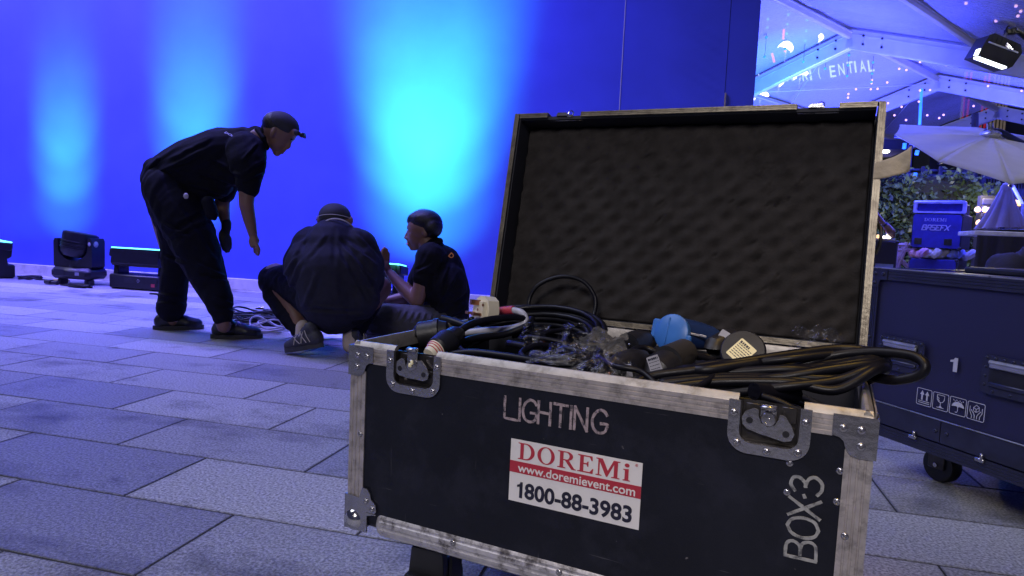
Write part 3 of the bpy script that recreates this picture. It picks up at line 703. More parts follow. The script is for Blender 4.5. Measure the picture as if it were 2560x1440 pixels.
# corner plates
def corner(mir):
    f = (lambda x: x) if not mir else (lambda x: CW - x)
    P = [(-.001, ZT + .001), (.0495, ZT + .001), (.0495, ZT - .027), (.041, ZT - .0285), (.0355, ZT - .033), (.033, ZT - .041), (.028, ZT - .049), (.02, ZT - .0525), (-.001, ZT - .0525)]
    P = [(f(a), c) for a, c in P]
    mb = MB(); mb.prism(P, 0, .0022, XZ(-.0005)); x0 = -.001 if not mir else CW + .001
    T_ = frame((x0, 0, 0), (0, 1, 0), (0, 0, 1)); Q = [(-.0027, ZT + .001), (.034, ZT + .001), (.034, ZT - .03), (.02, ZT - .05), (-.0027, ZT - .0525)]
    mb.prism(Q, -.002 if not mir else 0, 0 if not mir else .002, T_)
    o = obj('corner_plate', mb, M['steel'], fc, 25)
    for (a, c) in ((.0165, ZT - .016), (.037, ZT - .0165), (.0155, ZT - .037)): rivet(o, (f(a), -.0027, c), (0, -1, 0), 1.05)
    for (a, c) in ((.006, ZT - .004), (.006, ZT - .013), (.006, ZT - .04)): rivet(o, (x0 + (.0005 if mir else -.002), a + .003, c), (1 if mir else -1, 0, 0), .9)
corner(False); corner(True)
mb = MB(); P = [(-.001, .235), (.028, .233), (.034, .252), (.044, .252), (.052, .243), (.054, .234), (.064, .225), (.066, .214), (.060, .207), (.046, .203), (.046, .172), (-.001, .172)]
mb.prism(P, 0, .0022, XZ(-.0005)); mb.prism([(-.003, .172), (.05, .172), (.05, .225), (-.003, .235)], 0, .0022, frame((-.0032, 0, 0), (0, 1, 0), (0, 0, 1)))
bc = obj('ball_corner', mb, M['steel'], fc, 25)
mb = MB(); mb.ball((.0155, .009, .189), (.0215, .021, .0225), 22, 14); obj('ball', mb, M['chrome'], bc, True)
for (px, py) in ((917, 1252), (932, 1272)): p = cf(px, py); rivet(bc, (p.x, -.0027, p.z), (0, -1, 0), 1.0)
mb = MB(); mb.box((.055, -.0032, .2085), (.02, .002, .002)); obj('folded_edge', mb, M['steel'], bc)
for (px, py) in ((901, 1085), (2112, 1340), (1974, 1159), (2100, 1179), (1967, 1232), (2092, 1256)):
    p = cf(px, py); pn = p.x < .03 or p.x > .79
    rivet(fc, (p.x, -.0002 if pn else .0024, p.z), (0, -1, 0), .95)

# recessed butterfly latches
def latch(x0, x1, cut, hook_up, wing_rot, glint):
    zb = ZT - .0705; xm = (x0 + x1) / 2; fw = (x1 - x0)
    a0, a1 = cut
    outer = [(x0, ZT + .001)] + [(x0 + .026 + .026 * math.cos(R(a)), zb + .026 + .026 * math.sin(R(a))) for a in range(180, 271, 15)] + [(x1 - .026 + .026 * math.cos(R(a)), zb + .026 + .026 * math.sin(R(a))) for a in range(270, 361, 15)] + [(x1, ZT + .001)]
    ir = .016
    inner = [(a1, ZT + .001)] + [(a1 - ir + ir * math.cos(R(a)), NB + ir + ir * math.sin(R(a))) for a in range(0, -91, -15)] + [(a0 + ir + ir * math.cos(R(a)), NB + ir + ir * math.sin(R(a))) for a in range(270, 179, -15)] + [(a0, ZT + .001)]
    mb = MB(); mb.prism(outer + inner, 0, .0026, XZ(-.0006)); L_ = obj('latch', mb, M['steel'], fc, 25)
    mb = MB(); mb.box(((a0 + a1) / 2, .0132, (ZT + NB) / 2), (a1 - a0 - .001, .0015, ZT - NB - .001))
    mb.box((a0 + .0012, .006, (ZT + NB) / 2), (.0015, .013, ZT - NB)); mb.box((a1 - .0012, .006, (ZT + NB) / 2), (.0015, .013, ZT - NB)); mb.box(((a0 + a1) / 2, .006, NB + .001), (a1 - a0 - .004, .013, .0016))
    obj('dish', mb, M['steel_dark'], L_)
    mb = MB()
    for (qx, qz, qw, qh) in ((a0 + .016, ZT - .012, .022, .016), (a1 - .014, ZT - .014, .019, .022), (a1 - .014, ZT - .034, .018, .010)): mb.rbox((qx, .0112, qz), (qw, .002, qh), .0008)
    k_ = obj('keeper_plates', mb, M['steel_dark'], L_); k_['kind'] = 'stuff'
    bx = xm - (.006 if glint else .001); bz = ZT - .021
    # wing
    W_ = [(-.034, -.003), (-.030, .006), (-.020, .012), (-.0135, .0105), (-.0125, .002), (-.0085, -.0065), (0, -.0105), (.0085, -.0065), (.0125, .002), (.0135, .0085), (.020, .0085), (.029, -.003), (.034, -.014), (.031, -.023), (.022, -.0262), (.006, -.0235), (-.010, -.0215), (-.017, -.0195), (-.026, -.0175), (-.032, -.012)]
    Tw = XZ(.004) @ Matrix.Translation((bx, bz, 0)) @ Matrix.Rotation(wing_rot, 4, 'Z')
    mb = MB(); mb.prism(W_, 0, .0028, Tw); wg = obj('butterfly_wing', mb, M['steel'], L_, 25)
    for (hx, hz) in ((-.0235, -.0055), (.0235, -.0155)):
        mb = MB(); mb.add([(hx + .0045 * math.cos(2 * math.pi * k / 14), hz + .0045 * math.sin(2 * math.pi * k / 14), z) for z in (.001, .0031) for k in range(14)], [tuple(range(14, 28))] + [(k, (k + 1) % 14, 14 + (k + 1) % 14, 14 + k) for k in range(14)], Tw)
        obj('finger_hole', mb, M['rubber'], L_)
    mb = MB(); mb.lathe([(.0105, 0), (.0105, .006), (.0085, .0085), (.003, .009)], 20, XZ(.008) @ Matrix.Translation((bx, bz, 0))); obj('barrel', mb, M['steel'], L_)
    if glint:
        mb = MB(); mb.rbox((bx + .004, -.003, bz + .006), (.0055, .005, .008), .0015); mb.rbox((bx + .0005, -.003, bz + .001), (.006, .005, .007), .0015); obj('yellow_glint', mb, M['labely'], L_)  # yellow lamp highlights on the latch, modelled as small cream blocks
    else:
        mb = MB(); mb.ball((bx + .001, -.0012, bz + .001), (.0022, .001, .002), 8, 5); mb.ball((bx - .002, -.0012, bz - .006), (.0016, .001, .0016), 8, 5); obj('pin', mb, M['steel'], L_)
    mb = MB(); mb.prism([(-.0095, -.008), (.0105, -.008), (.0105, hook_up), (-.0095, hook_up)], 0, .002, XZ(.0065) @ Matrix.Translation((bx - .001, bz, 0)))
    mb.rbox((bx - .0005, .002, bz + hook_up - .0035), (.02, .009, .006), .0018); obj('hook', mb, M['steel'], L_)
    for (qx, qz) in ((x0 + .007, ZT - .017), (x1 - .007, ZT - .017), (x0 + .0135, zb + .013), (xm, zb + .0068), (x1 - .0135, zb + .012)): rivet(L_, (qx, -.0032, qz), (0, -1, 0), 1.0)
    return L_
latch(.079, .187, N1, .030, R(6), True)
latch(.647, .751, N2, .019, R(-2), False)

# casters
def caster(x, y, rz, brake):
    mb = MB(); mb.box((0, 0, ZB - .004), (.09, .09, .006)); mb.cyl((0, 0, ZB - .025), (0, 0, ZB - .006), .03, n=14)
    for s in (-1, 1): mb.rbox((s * .026, .02, .098), (.005, .05, .105), .002)
    mb.box((0, .015, ZB - .027), (.057, .06, .005))
    T_ = Matrix.Translation((x, y, 0)) @ Matrix.Rotation(rz, 4, 'Z')
    for i, v in enumerate(mb.v): mb.v[i] = T_ @ v
    c_ = obj('caster', mb, M['rubber'], fc)
    mb = MB(); mb.lathe([(.03, -.018), (.046, -.018), (.05, -.012), (.05, .012), (.046, .018), (.03, .018)], 24, T_ @ Matrix.Translation((0, .03, .05)) @ Matrix.Rotation(R(90), 4, 'Y')); obj('wheel', mb, M['rubber'], c_)
    if brake:
        mb = MB(); mb.prism([(-.03, ZB - .02), (.03, ZB - .02), (.034, ZB - .065), (-.034, ZB - .065)], 0, .02, T_ @ frame((0, -.03, 0), (1, 0, 0), (0, 0, 1)))
        mb.rbox((0, -.052, ZB - .067), (.07, .03, .006), .002, T_); obj('brake_pedal', mb, M['rubber'], c_)
caster(.145, .085, .1, True); caster(CW - .12, .10, .5, True); caster(.12, CD - .1, .2, False); caster(CW - .12, CD - .1, -.3, False)

# lettering: felt-pen capitals, sticker
LT = {'L': [[(0, 1), (0, 0), (.62, -.02)]], 'I': [[(0, 1), (0, 0)]],
      'G': [[(.62, .82), (.5, .97), (.3, 1.0), (.1, .82), (.0, .5), (.08, .15), (.3, 0), (.55, .08), (.64, .3), (.64, .42), (.38, .42)]],
      'H': [[(0, 1), (0, 0)], [(.55, 1), (.55, 0)], [(0, .52), (.55, .5)]], 'T': [[(-.3, 1.0), (.3, .98)], [(0, 1), (0, 0)]],
      'N': [[(0, 0), (0, 1)], [(0, 1), (.55, 0)], [(.55, 0), (.55, 1)]],
      'B': [[(0, 0), (0, 1)], [(.05, 1), (.42, .98), (.55, .78), (.42, .55), (.12, .52)], [(.2, .52), (.5, .48), (.62, .25), (.5, .04), (.05, 0)]],
      'O': [[(.33, 1), (.1, .85), (0, .5), (.1, .12), (.33, 0)], [(.36, 0), (.6, .14), (.68, .5), (.58, .86), (.36, 1)]],
      'X': [[(0, 1), (.62, 0)], [(.6, 1), (.02, 0)]], '.': [[(0, .52), (.06, .55)]],
      '3': [[(.05, .86), (.25, 1.0), (.48, .93), (.52, .74), (.38, .56), (.24, .52)], [(.26, .52), (.5, .44), (.6, .24), (.45, .02), (.2, .0), (.02, .12)]]}
def curvy(P): return [(p.x, p.y) for p in smooth_path([(a, b_, 0) for a, b_ in P], 4)] if len(P) > 3 else [((P[i][0] + (P[i + 1][0] - P[i][0]) * k / 6), (P[i][1] + (P[i + 1][1] - P[i][1]) * k / 6)) for i in range(len(P) - 1) for k in range(6)] + [P[-1]]
def pen(name, items, T, h, wd, m, parent):
    polys = [[(p[0] * h * 1.05 + ox, p[1] * h + oy) for p in curvy(P)] for ch, ox, oy in items for P in LT[ch]]
    return obj(name, ribbon_mb(polys, wd, T), M[m], parent, False)
pen('painted_lettering', [(c_, ox, oy) for c_, ox, oy in (('L', .306, .4225), ('I', .3325, .4225), ('G', .338, .423), ('H', .3645, .4235), ('T', .4015, .424), ('I', .4185, .424), ('N', .4245, .4245), ('G', .4525, .425))], XZ(.0025) , .0345, .0042, 'stencil', fc)
# BOX 3 runs up the panel: baseline on the right, letters climbing
Tb = frame((.7695, .0025, .3045), (0, 0, 1), (-1, 0, 0))
pen('painted_lettering', [('B', .000, 0), ('O', .0285, 0), ('X', .0565, 0), ('.', .0835, 0), ('3', .0885, 0)], Tb, .0375, .0042, 'stencil2', fc)
def pl(x, z, y=.0025): return frame((x, y, z), (1, 0, 0), (0, 0, 1))
mb = MB(); mb.box((.4265, .0022, .3415), (.2125, .0007, .1005)); stk = obj('sticker', mb, M['white'], fc)
mb = MB(); mb.box((.4265, .0017, .3475), (.2125, .0006, .0185)); obj('sticker_band', mb, M['red'], stk)
letters('sticker_lettering', curve_mesh(serif('DOREMi')), M['red'], stk, pl(.3335, .3605, .0018), .182, .0275)
letters('sticker_lettering', text_mesh('www.doremievent.com', .012), M['white'], stk, pl(.3345, .3405, .0013), .190, .0135)
ONE = [(.40, 0), (.68, 0), (.68, 1), (.48, 1), (.40, .86), (.18, .79), (.18, .66), (.40, .69)]
letters('sticker_lettering', curve_mesh([ONE]), M['ink'], stk, pl(.3345, .2985, .0018), .0095, .0258)
letters('sticker_lettering', text_mesh('800-88-3983', .028), M['ink'], stk, pl(.3478, .2982, .0018), .1737, .0265)
letters('sticker_lettering', text_mesh('®', .0), M['red'], stk, pl(.522, .385, .0018), .004, .004)

# ---- lid, leaning back on its hinge
Tl = Matrix.Translation((0, CD - .002, ZT + .010)) @ Matrix.Rotation(-0.2028, 4, 'X')
LH, LDp = .508, .105
mb = MB(); mb.box((CW / 2, LDp - .004, LH / 2), (CW - .012, .008, LH - .012))
for x in (.009, CW - .009): mb.box((x, LDp / 2 + .002, LH / 2), (.008, LDp - .013, LH - .012))
mb.box((CW / 2, LDp / 2 + .002, LH - .010), (CW - .03, LDp - .013, .008)); mb.box((CW / 2, LDp / 2 + .002, .010), (CW - .03, LDp - .013, .008))
lid = obj('lid', mb, M['case_inside'], fc); lid.matrix_local = Tl
# rim of ribbed extrusion around the mouth of the lid, notched for the latches
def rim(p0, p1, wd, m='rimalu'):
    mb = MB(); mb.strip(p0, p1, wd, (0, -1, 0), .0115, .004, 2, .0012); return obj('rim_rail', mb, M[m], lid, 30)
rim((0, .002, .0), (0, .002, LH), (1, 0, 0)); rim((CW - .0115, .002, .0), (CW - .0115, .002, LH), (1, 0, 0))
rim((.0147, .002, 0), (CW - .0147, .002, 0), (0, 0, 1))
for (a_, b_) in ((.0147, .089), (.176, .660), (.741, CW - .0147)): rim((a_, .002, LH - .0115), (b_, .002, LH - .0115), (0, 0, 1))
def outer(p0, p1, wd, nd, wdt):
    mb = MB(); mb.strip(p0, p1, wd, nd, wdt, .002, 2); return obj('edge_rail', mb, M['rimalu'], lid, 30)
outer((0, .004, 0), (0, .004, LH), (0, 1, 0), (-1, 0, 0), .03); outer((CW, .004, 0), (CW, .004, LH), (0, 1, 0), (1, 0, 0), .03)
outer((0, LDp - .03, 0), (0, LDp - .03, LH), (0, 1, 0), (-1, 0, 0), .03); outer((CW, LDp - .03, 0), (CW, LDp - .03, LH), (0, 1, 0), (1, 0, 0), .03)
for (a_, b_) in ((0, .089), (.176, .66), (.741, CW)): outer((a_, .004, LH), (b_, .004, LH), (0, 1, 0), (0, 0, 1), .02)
mb = MB(); mb.box((CW / 2, LDp - .002, LH / 2), (CW, .004, LH)); obj('back_skin', mb, M['case'], lid)
for (a_, b_, ring) in ((.089, .176, .145), (.660, .741, .706)):
    mb = MB(); mb.rbox(((a_ + b_) / 2, .018, LH - .009), (b_ - a_, .003, .012), .001); mb.prism([(a_ + .022, LH - .007), (a_ + .052, LH - .007), (a_ + .048, LH + .001), (a_ + .026, LH + .001)], 0, .012, frame((0, .014, 0), (1, 0, 0), (0, 0, 1)))
    k_ = obj('latch_keeper', mb, M['steel'], lid)
    mb = MB(); mb.tube([(ring + .0065 * math.cos(2 * math.pi * k / 16), .012, LH + .002 + .0065 * math.sin(2 * math.pi * k / 16)) for k in range(16)], .0013, 6, True); mb.rbox((ring, .012, LH - .006), (.016, .012, .006), .0015)
    obj('hook_ring', mb, M['steel'], lid)
for s in (0.18, .58):
    mb = MB(); mb.rbox((CW * (s + .02), -.001, .006), (.09, .006, .01), .001); mb.cyl((CW * (s - .02), -.004, -.001), (CW * (s + .06), -.004, -.001), .004, n=10); obj('hinge', mb, M['steel'], lid)
mb = MB(); mb.tube(smooth_path([(CW + .004, .02, .20), (CW + .010, .01, .215), (CW + .010, .008, .245), (CW + .004, .02, .262)], 5), .0035, 7); mb.rbox((CW + .001, .02, .232), (.004, .03, .08), .001); obj('lid_stay_bracket', mb, M['steel_dark'], lid)
# egg-crate foam
FX0, FX1, FZ0, FZ1, FY = .016, CW - .016, .018, .492, .058
cuts = [(random.uniform(.05, .77), random.uniform(.04, .46), random.uniform(.4, 1.1), random.uniform(.004, .014)) for _ in range(46)]
def foam(u, v):
    x = FX0 + (FX1 - FX0) * u; z = FZ0 + (FZ1 - FZ0) * v
    a = (x + z) * 2 * math.pi / .066; c = (x - z * 1.0) * 2 * math.pi / .066
    h = .0038 * math.sin((-.62 * x + .78 * z) * 2 * math.pi / .037) * (.55 + .45 * math.sin((.78 * x + .62 * z) * 2 * math.pi / .052)) + .0015 * noise.noise(Vector((x * 14, z * 14, 2))) + .0012 * noise.noise(Vector((x * 60, z * 60, 5)))
    for (cx, cz, an, ln) in cuts:
        dx, dz = x - cx, z - cz
        if abs(dx) < .03 and abs(dz) < .03:
            s_, t_ = dx * math.cos(an) + dz * math.sin(an), -dx * math.sin(an) + dz * math.cos(an)
            h -= .006 * math.exp(-(s_ / ln) ** 2 - (t_ / .0022) ** 2)
    d2 = ((x - .60) / .035) ** 2 + ((z - .375) / .03) ** 2
    h -= .007 * math.exp(-d2) * (1 + .8 * noise.noise(Vector((x * 120, z * 170, 1))))
    e = min(u, 1 - u, v, 1 - v); 
    if e < .001: return (x, LDp - .012, z)
    return (x, FY - h, z)
mb = MB(); mb.grid(foam, 250, 150); obj('foam_lining', mb, M['foam'], lid, True)
# loose masking tape flag on the lid edge
def tp(u, v):
    return (CW - .012 + .062 * u, -.0028 - .012 * math.sin(u * 2.2) * u + .006 * math.sin(v * 3 + u * 9) * u * u, .346 + .034 * v + .014 * u * u + .003 * math.sin(v * 14) * (u > .93) + .012 * u * v)
mb = MB(); mb.grid(tp, 18, 8); tpo = obj('tape_flag', mb, M['tape'], lid, True); sd = tpo.modifiers.new('thick', 'SOLIDIFY'); sd.thickness = .0006
bpy.context.view_layer.update()

# ================================================================== THINGS INSIDE THE OPEN CASE (built in case coordinates, stood in the world)
def wpts(P): return [cw(p) for p in P]
def cable_path(pts, n=8): return smooth_path(wpts(pts), n)
def coil_pts(c, a, b_, tilt, loops, jit, seed, rise=.0, n=26, roll=0.0):
    rnd = random.Random(seed); P = []
    ph = rnd.random() * 6
    for k in range(loops * n):
        t = 2 * math.pi * k / n; l = k // n
        q = 1 + jit * math.sin(l * 2.4 + ph) + jit * .5 * math.sin(t * 1.37 + l * 1.7)
        x = a * q * math.cos(t); y = b_ * q * math.sin(t); z = rise * (l / max(1, loops - 1) - .5) + .5 * jit * a * math.sin(l * 5.1 + t * .9)
        y, z = y * math.cos(tilt) - z * math.sin(tilt), y * math.sin(tilt) + z * math.cos(tilt)
        x, z = x * math.cos(roll) + z * math.sin(roll), -x * math.sin(roll) + z * math.cos(roll)
        P.append((c[0] + x, c[1] + y, c[2] + z))
    return P
def coil(name, label, c, a, b_, tilt, loops, r, jit, seed, rise=.0, roll=0.0, m='cable', group='cable coils packed in the open case'):
    mb = MB(); mb.tube(wpts(coil_pts(c, a, b_, tilt, loops, jit, seed, rise, 26, roll)), r, 7)
    return tag(obj(name, mb, M[m], None, True), label, 'cable', group)
def single(label, pts, r, m='cable', n=9, name='loose_cable'):
    mb = MB(); mb.tube(cable_path(pts, n), r, 9); return tag(obj(name, mb, M[m], None, True), label, 'cable', 'loose cables in the open case')
def c3(px, py, yl): return tuple(cf(px, py, yl))

# buried layers
coil('cable_coil', 'black cable coil buried at the left end of the open case', (.17, .25, .40), .12, .20, .05, 9, .006, .07, 11, .05)
coil('cable_coil', 'black cable coil buried in the middle of the open case', (.40, .26, .41), .14, .20, -.06, 10, .006, .07, 12, .06)
coil('cable_coil', 'black cable coil buried at the right end of the open case', (.64, .28, .40), .14, .19, .04, 10, .006, .07, 13, .06)
coil('cable_coil', 'black cable coil lowest against the front of the open case', (.36, .14, .42), .26, .09, .12, 9, .006, .06, 14, .05)
# big coil with the red tape, left of centre
big = coil('cable_coil', 'large black cable coil with a red tape band, left of centre in the case', c3(1318, 862, .30), .152, .13, .32, 15, .0058, .055, 3, .05, -.06)
p = c3(1350, 772, .405); q_ = c3(1384, 773, .40)
mb = MB(); mb.cyl(cw(c3(1352, 769, .425)), cw(c3(1399, 772, .425)), .0075, n=12); rt = obj('red_tape_band', mb, M['redtape'], None); inv_parent(rt, big)
mb = MB(); mb.tube(cable_path([c3(1175, 800, .33), c3(1230, 776, .40), c3(1300, 768, .425), c3(1400, 772, .425), c3(1450, 800, .40), c3(1478, 850, .34), c3(1475, 880, .28)], 8), .0062, 8); o = obj('outer_turn', mb, M['cable'], None, True); inv_parent(o, big)
# loop leaning on the lid
single('thin black cable standing in an open loop against the lid foam', [c3(1330, 800, .50), c3(1322, 755, .52), c3(1345, 714, .53), c3(1400, 692, .54), c3(1455, 702, .54), c3(1487, 742, .53), c3(1485, 790, .51), c3(1470, 830, .46)], .0048)
# mains plug lead
pl_ = thing('mains_plug', 'cream three-pin mains plug with a red sleeve, upright at the left of the case', 'plug', (0, 0, 0))
Tp = Matrix.Translation(cw(c3(1217, 774, .25))) @ frame((0, 0, 0), (cv_ * .50 - cu_ * .86), Vector((0, 0, 1)) + cu_ * .16) @ Matrix.Scale(1.02, 4)
mb = MB(); mb.prism([(-.024, -.021), (.024, -.021), (.027, .0), (.022, .019), (.008, .026), (-.008, .026), (-.022, .019), (-.027, 0)], -.012, .012, Tp @ Matrix.Rotation(R(180), 4, 'Y'))
mb.prism([(-.020, -.017), (.020, -.017), (.016, .016), (-.016, .016)], -.021, -.012, Tp); pb = obj('plug_body', mb, M['plugwhite'], pl_, 30)
fz = -.016
for (x, z, w_, h_) in ((0, .013, .004, .008), (-.011, -.009, .0063, .004), (.011, -.009, .0063, .004)):
    mb = MB(); mb.box((x, z, -.0285), (w_ * 1.5, h_ * 1.3, .021), Tp); obj('pin', mb, M['brass'], pl_)
for (x, z) in ((.0, -.001), (-.017, .010), (.017, .010)):
    mb = MB(); mb.lathe([(.0028, -.0215), (.0028, -.0205)], 10, Tp @ Matrix.Translation((x, z, 0))); obj('screw', mb, M['brass'], pl_)
mb = MB(); mb.tube(cable_path([c3(1230, 783, .30), c3(1258, 777, .295), c3(1284, 775, .29)], 5), .0088, 12); obj('red_sleeve', mb, M['redtape'], pl_)
mb = MB(); mb.tube(cable_path([c3(1282, 775, .29), c3(1305, 782, .285), c3(1314, 798, .28), c3(1306, 812, .275), c3(1270, 822, .27), c3(1215, 826, .27), c3(1160, 832, .27)], 8), .0068, 10); obj('lead', mb, M['greycable'], pl_, True)
single('thick black cable arching from the plug at the front left of the case', [c3(1118, 852, .10), c3(1140, 835, .13), c3(1180, 810, .17), c3(1240, 797, .22), c3(1300, 795, .27), c3(1325, 808, .29), c3(1320, 828, .28), c3(1280, 838, .26)], .0072)
single('black cable running low across the left of the case, catching blue light', [c3(1150, 856, .15), c3(1200, 843, .19), c3(1260, 836, .23), c3(1316, 815, .26), c3(1330, 797, .29)], .0068)
single('short black cable end poking up toward the sitting man', [c3(1104, 797, .32), c3(1130, 803, .32), c3(1165, 815, .31), c3(1210, 830, .29)], .0085)
single('black cable lying along the front lip of the case', [c3(1040, 905, .06), c3(1160, 882, .055), c3(1260, 890, .05), c3(1360, 905, .05), c3(1440, 905, .07), c3(1500, 880, .12), c3(1540, 850, .2)], .0065)
single('black cable hump beside the clear plastic in the case', [c3(1440, 895, .12), c3(1470, 870, .2), c3(1490, 845, .27), c3(1520, 850, .3), c3(1545, 880, .27)], .0095)
single('black cable curving over the connectors at the middle of the case', [c3(1560, 905, .13), c3(1580, 878, .17), c3(1610, 870, .2), c3(1650, 885, .2), c3(1700, 920, .17)], .006)

def tube_thing(name, label, cat, p0, p1, prof, m, group=None, n=18):
    """turned body along p0->p1: prof = [(t, radius)]"""
    a, b_ = cw(p0), cw(p1); mb = MB(); mb.tube([a.lerp(b_, t) for t, r in prof], [r for t, r in prof], n)
    return tag(obj(name, mb, M[m], None, 35), label, cat, group)
o = tube_thing('socket_connector', 'round black socket with a raised collar at the left end of the case', 'connector', c3(1050, 838, .20), c3(1120, 828, .22), [(0, .022), (0, .027), (.55, .027), (.56, .029), (.72, .029), (.74, .025), (1, .02)], 'rubber', 'cable connectors in the open case')
o = tube_thing('plug_connector', 'black plug tipped down over the front lip with a red-lined paper cuff', 'connector', c3(1092, 874, .05), c3(1150, 832, .13), [(0, .013), (0, .0215), (.45, .0235), (.5, .0205), (.8, .019), (1, .011)], 'rubber', 'cable connectors in the open case')
mb = MB(); mb.cyl(cw(c3(1072, 888, .03)), cw(c3(1091, 874, .048)), .012, .019, 16); k_ = obj('paper_cuff', mb, M['plugwhite'], None); inv_parent(k_, o)
for t in (.35, .6, .8):
    mb = MB(); a, b_ = cw(c3(1072, 888, .03)), cw(c3(1091, 874, .048)); mb.cyl(a.lerp(b_, t), a.lerp(b_, t + .09), .0123 + .007 * t, .0125 + .007 * (t + .09), 16, cap=False); k_ = obj('red_line', mb, M['redtape'], None); inv_parent(k_, o)
o = tube_thing('cable_connector', 'black round connector showing two bright pins beside the plastic wrap', 'connector', c3(1568, 866, .22), c3(1625, 850, .30), [(.12, .018), (0, .019), (0, .024), (.3, .025), (.55, .024), (1, .016)], 'rubber', 'cable connectors in the open case')
for (px, py) in ((1574, 862), (1566, 874)):
    mb = MB(); mb.ball(cw(c3(px, py, .205)), .003, 8, 6); k_ = obj('pin', mb, M['chrome'], None); inv_parent(k_, o)
def label_on(o, px, py, yl, wpx, hpx, rot, m, lines=0, inkm='ink'):
    c_ = c3(px, py, yl); s = .00088 * (1.25 + yl) / 1.45
    d = -ray(px, py).normalized(); x = cu_ * math.cos(rot) + Vector((0, 0, 1)) * math.sin(rot)
    T_ = frame(cw(c_), x, d.cross(x)); mb = MB(); mb.prism(rounded(-wpx * s / 2, -hpx * s / 2, wpx * s / 2, hpx * s / 2, .002, 3), 0, .0006, T_)
    k_ = obj('label', mb, M[m], None, False); inv_parent(k_, o)
    if lines:
        mb = MB(); W_, H_ = wpx * s, hpx * s
        for q in range(lines):
            yy = H_ * (.36 - .8 * q / max(1, lines)); hh = H_ * (.11 if q == 0 else .035)
            x = -W_ * .40
            while x < W_ * .38:
                l = W_ * random.uniform(.05, .16); mb.box((x + l / 2, yy, .0008), (min(l, W_ * .4 - x), hh, .0003), T_); x += l + W_ * .035
        k2 = obj('print', mb, M[inkm], None, False); inv_parent(k2, o)
o = tube_thing('cable_connector', 'black connector nearest the front lip with a small grey label', 'connector', c3(1525, 935, .07), c3(1610, 895, .16), [(.1, .017), (0, .019), (0, .022), (.4, .0265), (.7, .024), (1, .014)], 'rubber', 'cable connectors in the open case')
label_on(o, 1568, 928, .075, 20, 26, R(15), 'labelg')
mb = MB(); mb.ball(cw(c3(1524, 934, .055)), .003, 8, 6); k_ = obj('pin', mb, M['brass'], None); inv_parent(k_, o)
o = tube_thing('cable_connector', 'fat black connector with a pale printed label before the blue one', 'connector', c3(1640, 935, .12), c3(1720, 880, .22), [(0, .02), (0, .026), (.5, .03), (.75, .026), (1, .017)], 'rubber', 'cable connectors in the open case')
label_on(o, 1638, 915, .095, 24, 40, R(24), 'labelg', 5)
mb = MB(); a, b_ = cw(c3(1668, 905, .15)), cw(c3(1712, 880, .21)); mb.tube([a, a.lerp(b_, .2), b_], [.0275, .0265, .0235], 16); k_ = obj('collar_ring', mb, M['boxside'], None); inv_parent(k_, o)
# blue CEE coupling, flap towards us
o = thing('blue_power_connector', 'bright blue round-capped power connector lying on the cables', 'connector', (0, 0, 0), group='cable connectors in the open case')
Tc = Matrix.Translation(cw(c3(1680, 832, .27))) @ frame((0, 0, 0), cu_ * .9 - cv_ * .3, Vector((0, 0, 1)) * .95 + cv_ * .28)
mb = MB(); mb.lathe([(.0325, -.009), (.034, -.004), (.034, .004), (.031, .0065), (.010, .0078)], 28, Tc); mb.rbox((-.035, .004, -.004), (.016, .036, .014), .003, Tc); mb.rbox((.034, -.008, 0), (.012, .016, .010), .003, Tc)
fl = obj('spring_flap', mb, M['cee'], o)
mb = MB(); mb.rbox((-.006, .002, .0075), (.003, .05, .003), .001, Tc); obj('moulded_rib', mb, M['cee'], fl)
mb = MB(); a, b_ = cw(c3(1690, 830, .29)), cw(c3(1800, 850, .33)); mb.tube([a.lerp(b_, t) for t in (0, .1, .5, .8, 1)], [.029, .028, .026, .022, .014], 18); obj('body', mb, M['cee_dark'], o)
mb = MB()
for (px, py, w_) in ((1732, 835, 26), (1757, 840, 14)):
    T_ = frame(cw(c3(px, py, .275)), cu_ + Vector((0, 0, -.15)), Vector((0, 0, 1))); mb = MB(); mb.rbox((0, 0, 0), (w_ * .00095, .004, .003), .001, T_); obj('moulding', mb, M['labelg'], o)
# connector with blue-grey tag, round one with cream label
o = tube_thing('cable_connector', 'black clamp connector with a pale blue tag behind the round labelled plug', 'connector', c3(1785, 870, .28), c3(1835, 840, .33), [(0, .018), (0, .02), (.6, .02), (1, .015)], 'rubber', 'cable connectors in the open case')
label_on(o, 1810, 846, .285, 24, 28, R(-28), 'greycable')
o = thing('round_plug', 'round black plug facing up with a cream rating label on its cap', 'plug', (0, 0, 0), group='cable connectors in the open case')
Tc = Matrix.Translation(cw(c3(1857, 876, .22))) @ frame((0, 0, 0), cu_, Vector((0, 0, 1)) * .85 + cv_ * .5)
mb = MB(); mb.lathe([(.026, -.05), (.034, -.035), (.037, -.004), (.036, .0), (.034, .002), (.005, .0025)], 28, Tc); obj('body', mb, M['rubber'], o)
mb = MB(); Tl2 = Tc @ Matrix.Rotation(R(-38), 4, 'Z') @ Matrix.Translation((.001, -.004, .003)); mb.prism(rounded(-.0165, -.0185, .0165, .0185, .002, 3), 0, .0006, Tl2); lb = obj('rating_label', mb, M['labely'], o, False)
mb = MB()
for q in range(7):
    hh = .0042 if q == 0 else .0013; x = -.0135
    while x < (.004 if q == 0 else .012):
        l = random.uniform(.002, .006); mb.box((x + l / 2, .0125 - q * .0042, .0008), (l, hh, .0003), Tl2); x += l + .0011
k_ = obj('label_print', mb, M['ink'], lb, False)
tube_thing('rubber_conduit', 'short open-ended black rubber tube near the right latch', 'tube', c3(1885, 978, .075), c3(1990, 985, .14), [(.05, .0095), (0, .010), (0, .0125), (1, .0125)], 'cable', None)
single('thin black cord drooping behind the right latch of the case', [c3(1905, 990, .05), c3(1950, 1005, .045), c3(2000, 1030, .04), c3(2060, 1050, .06)], .005)
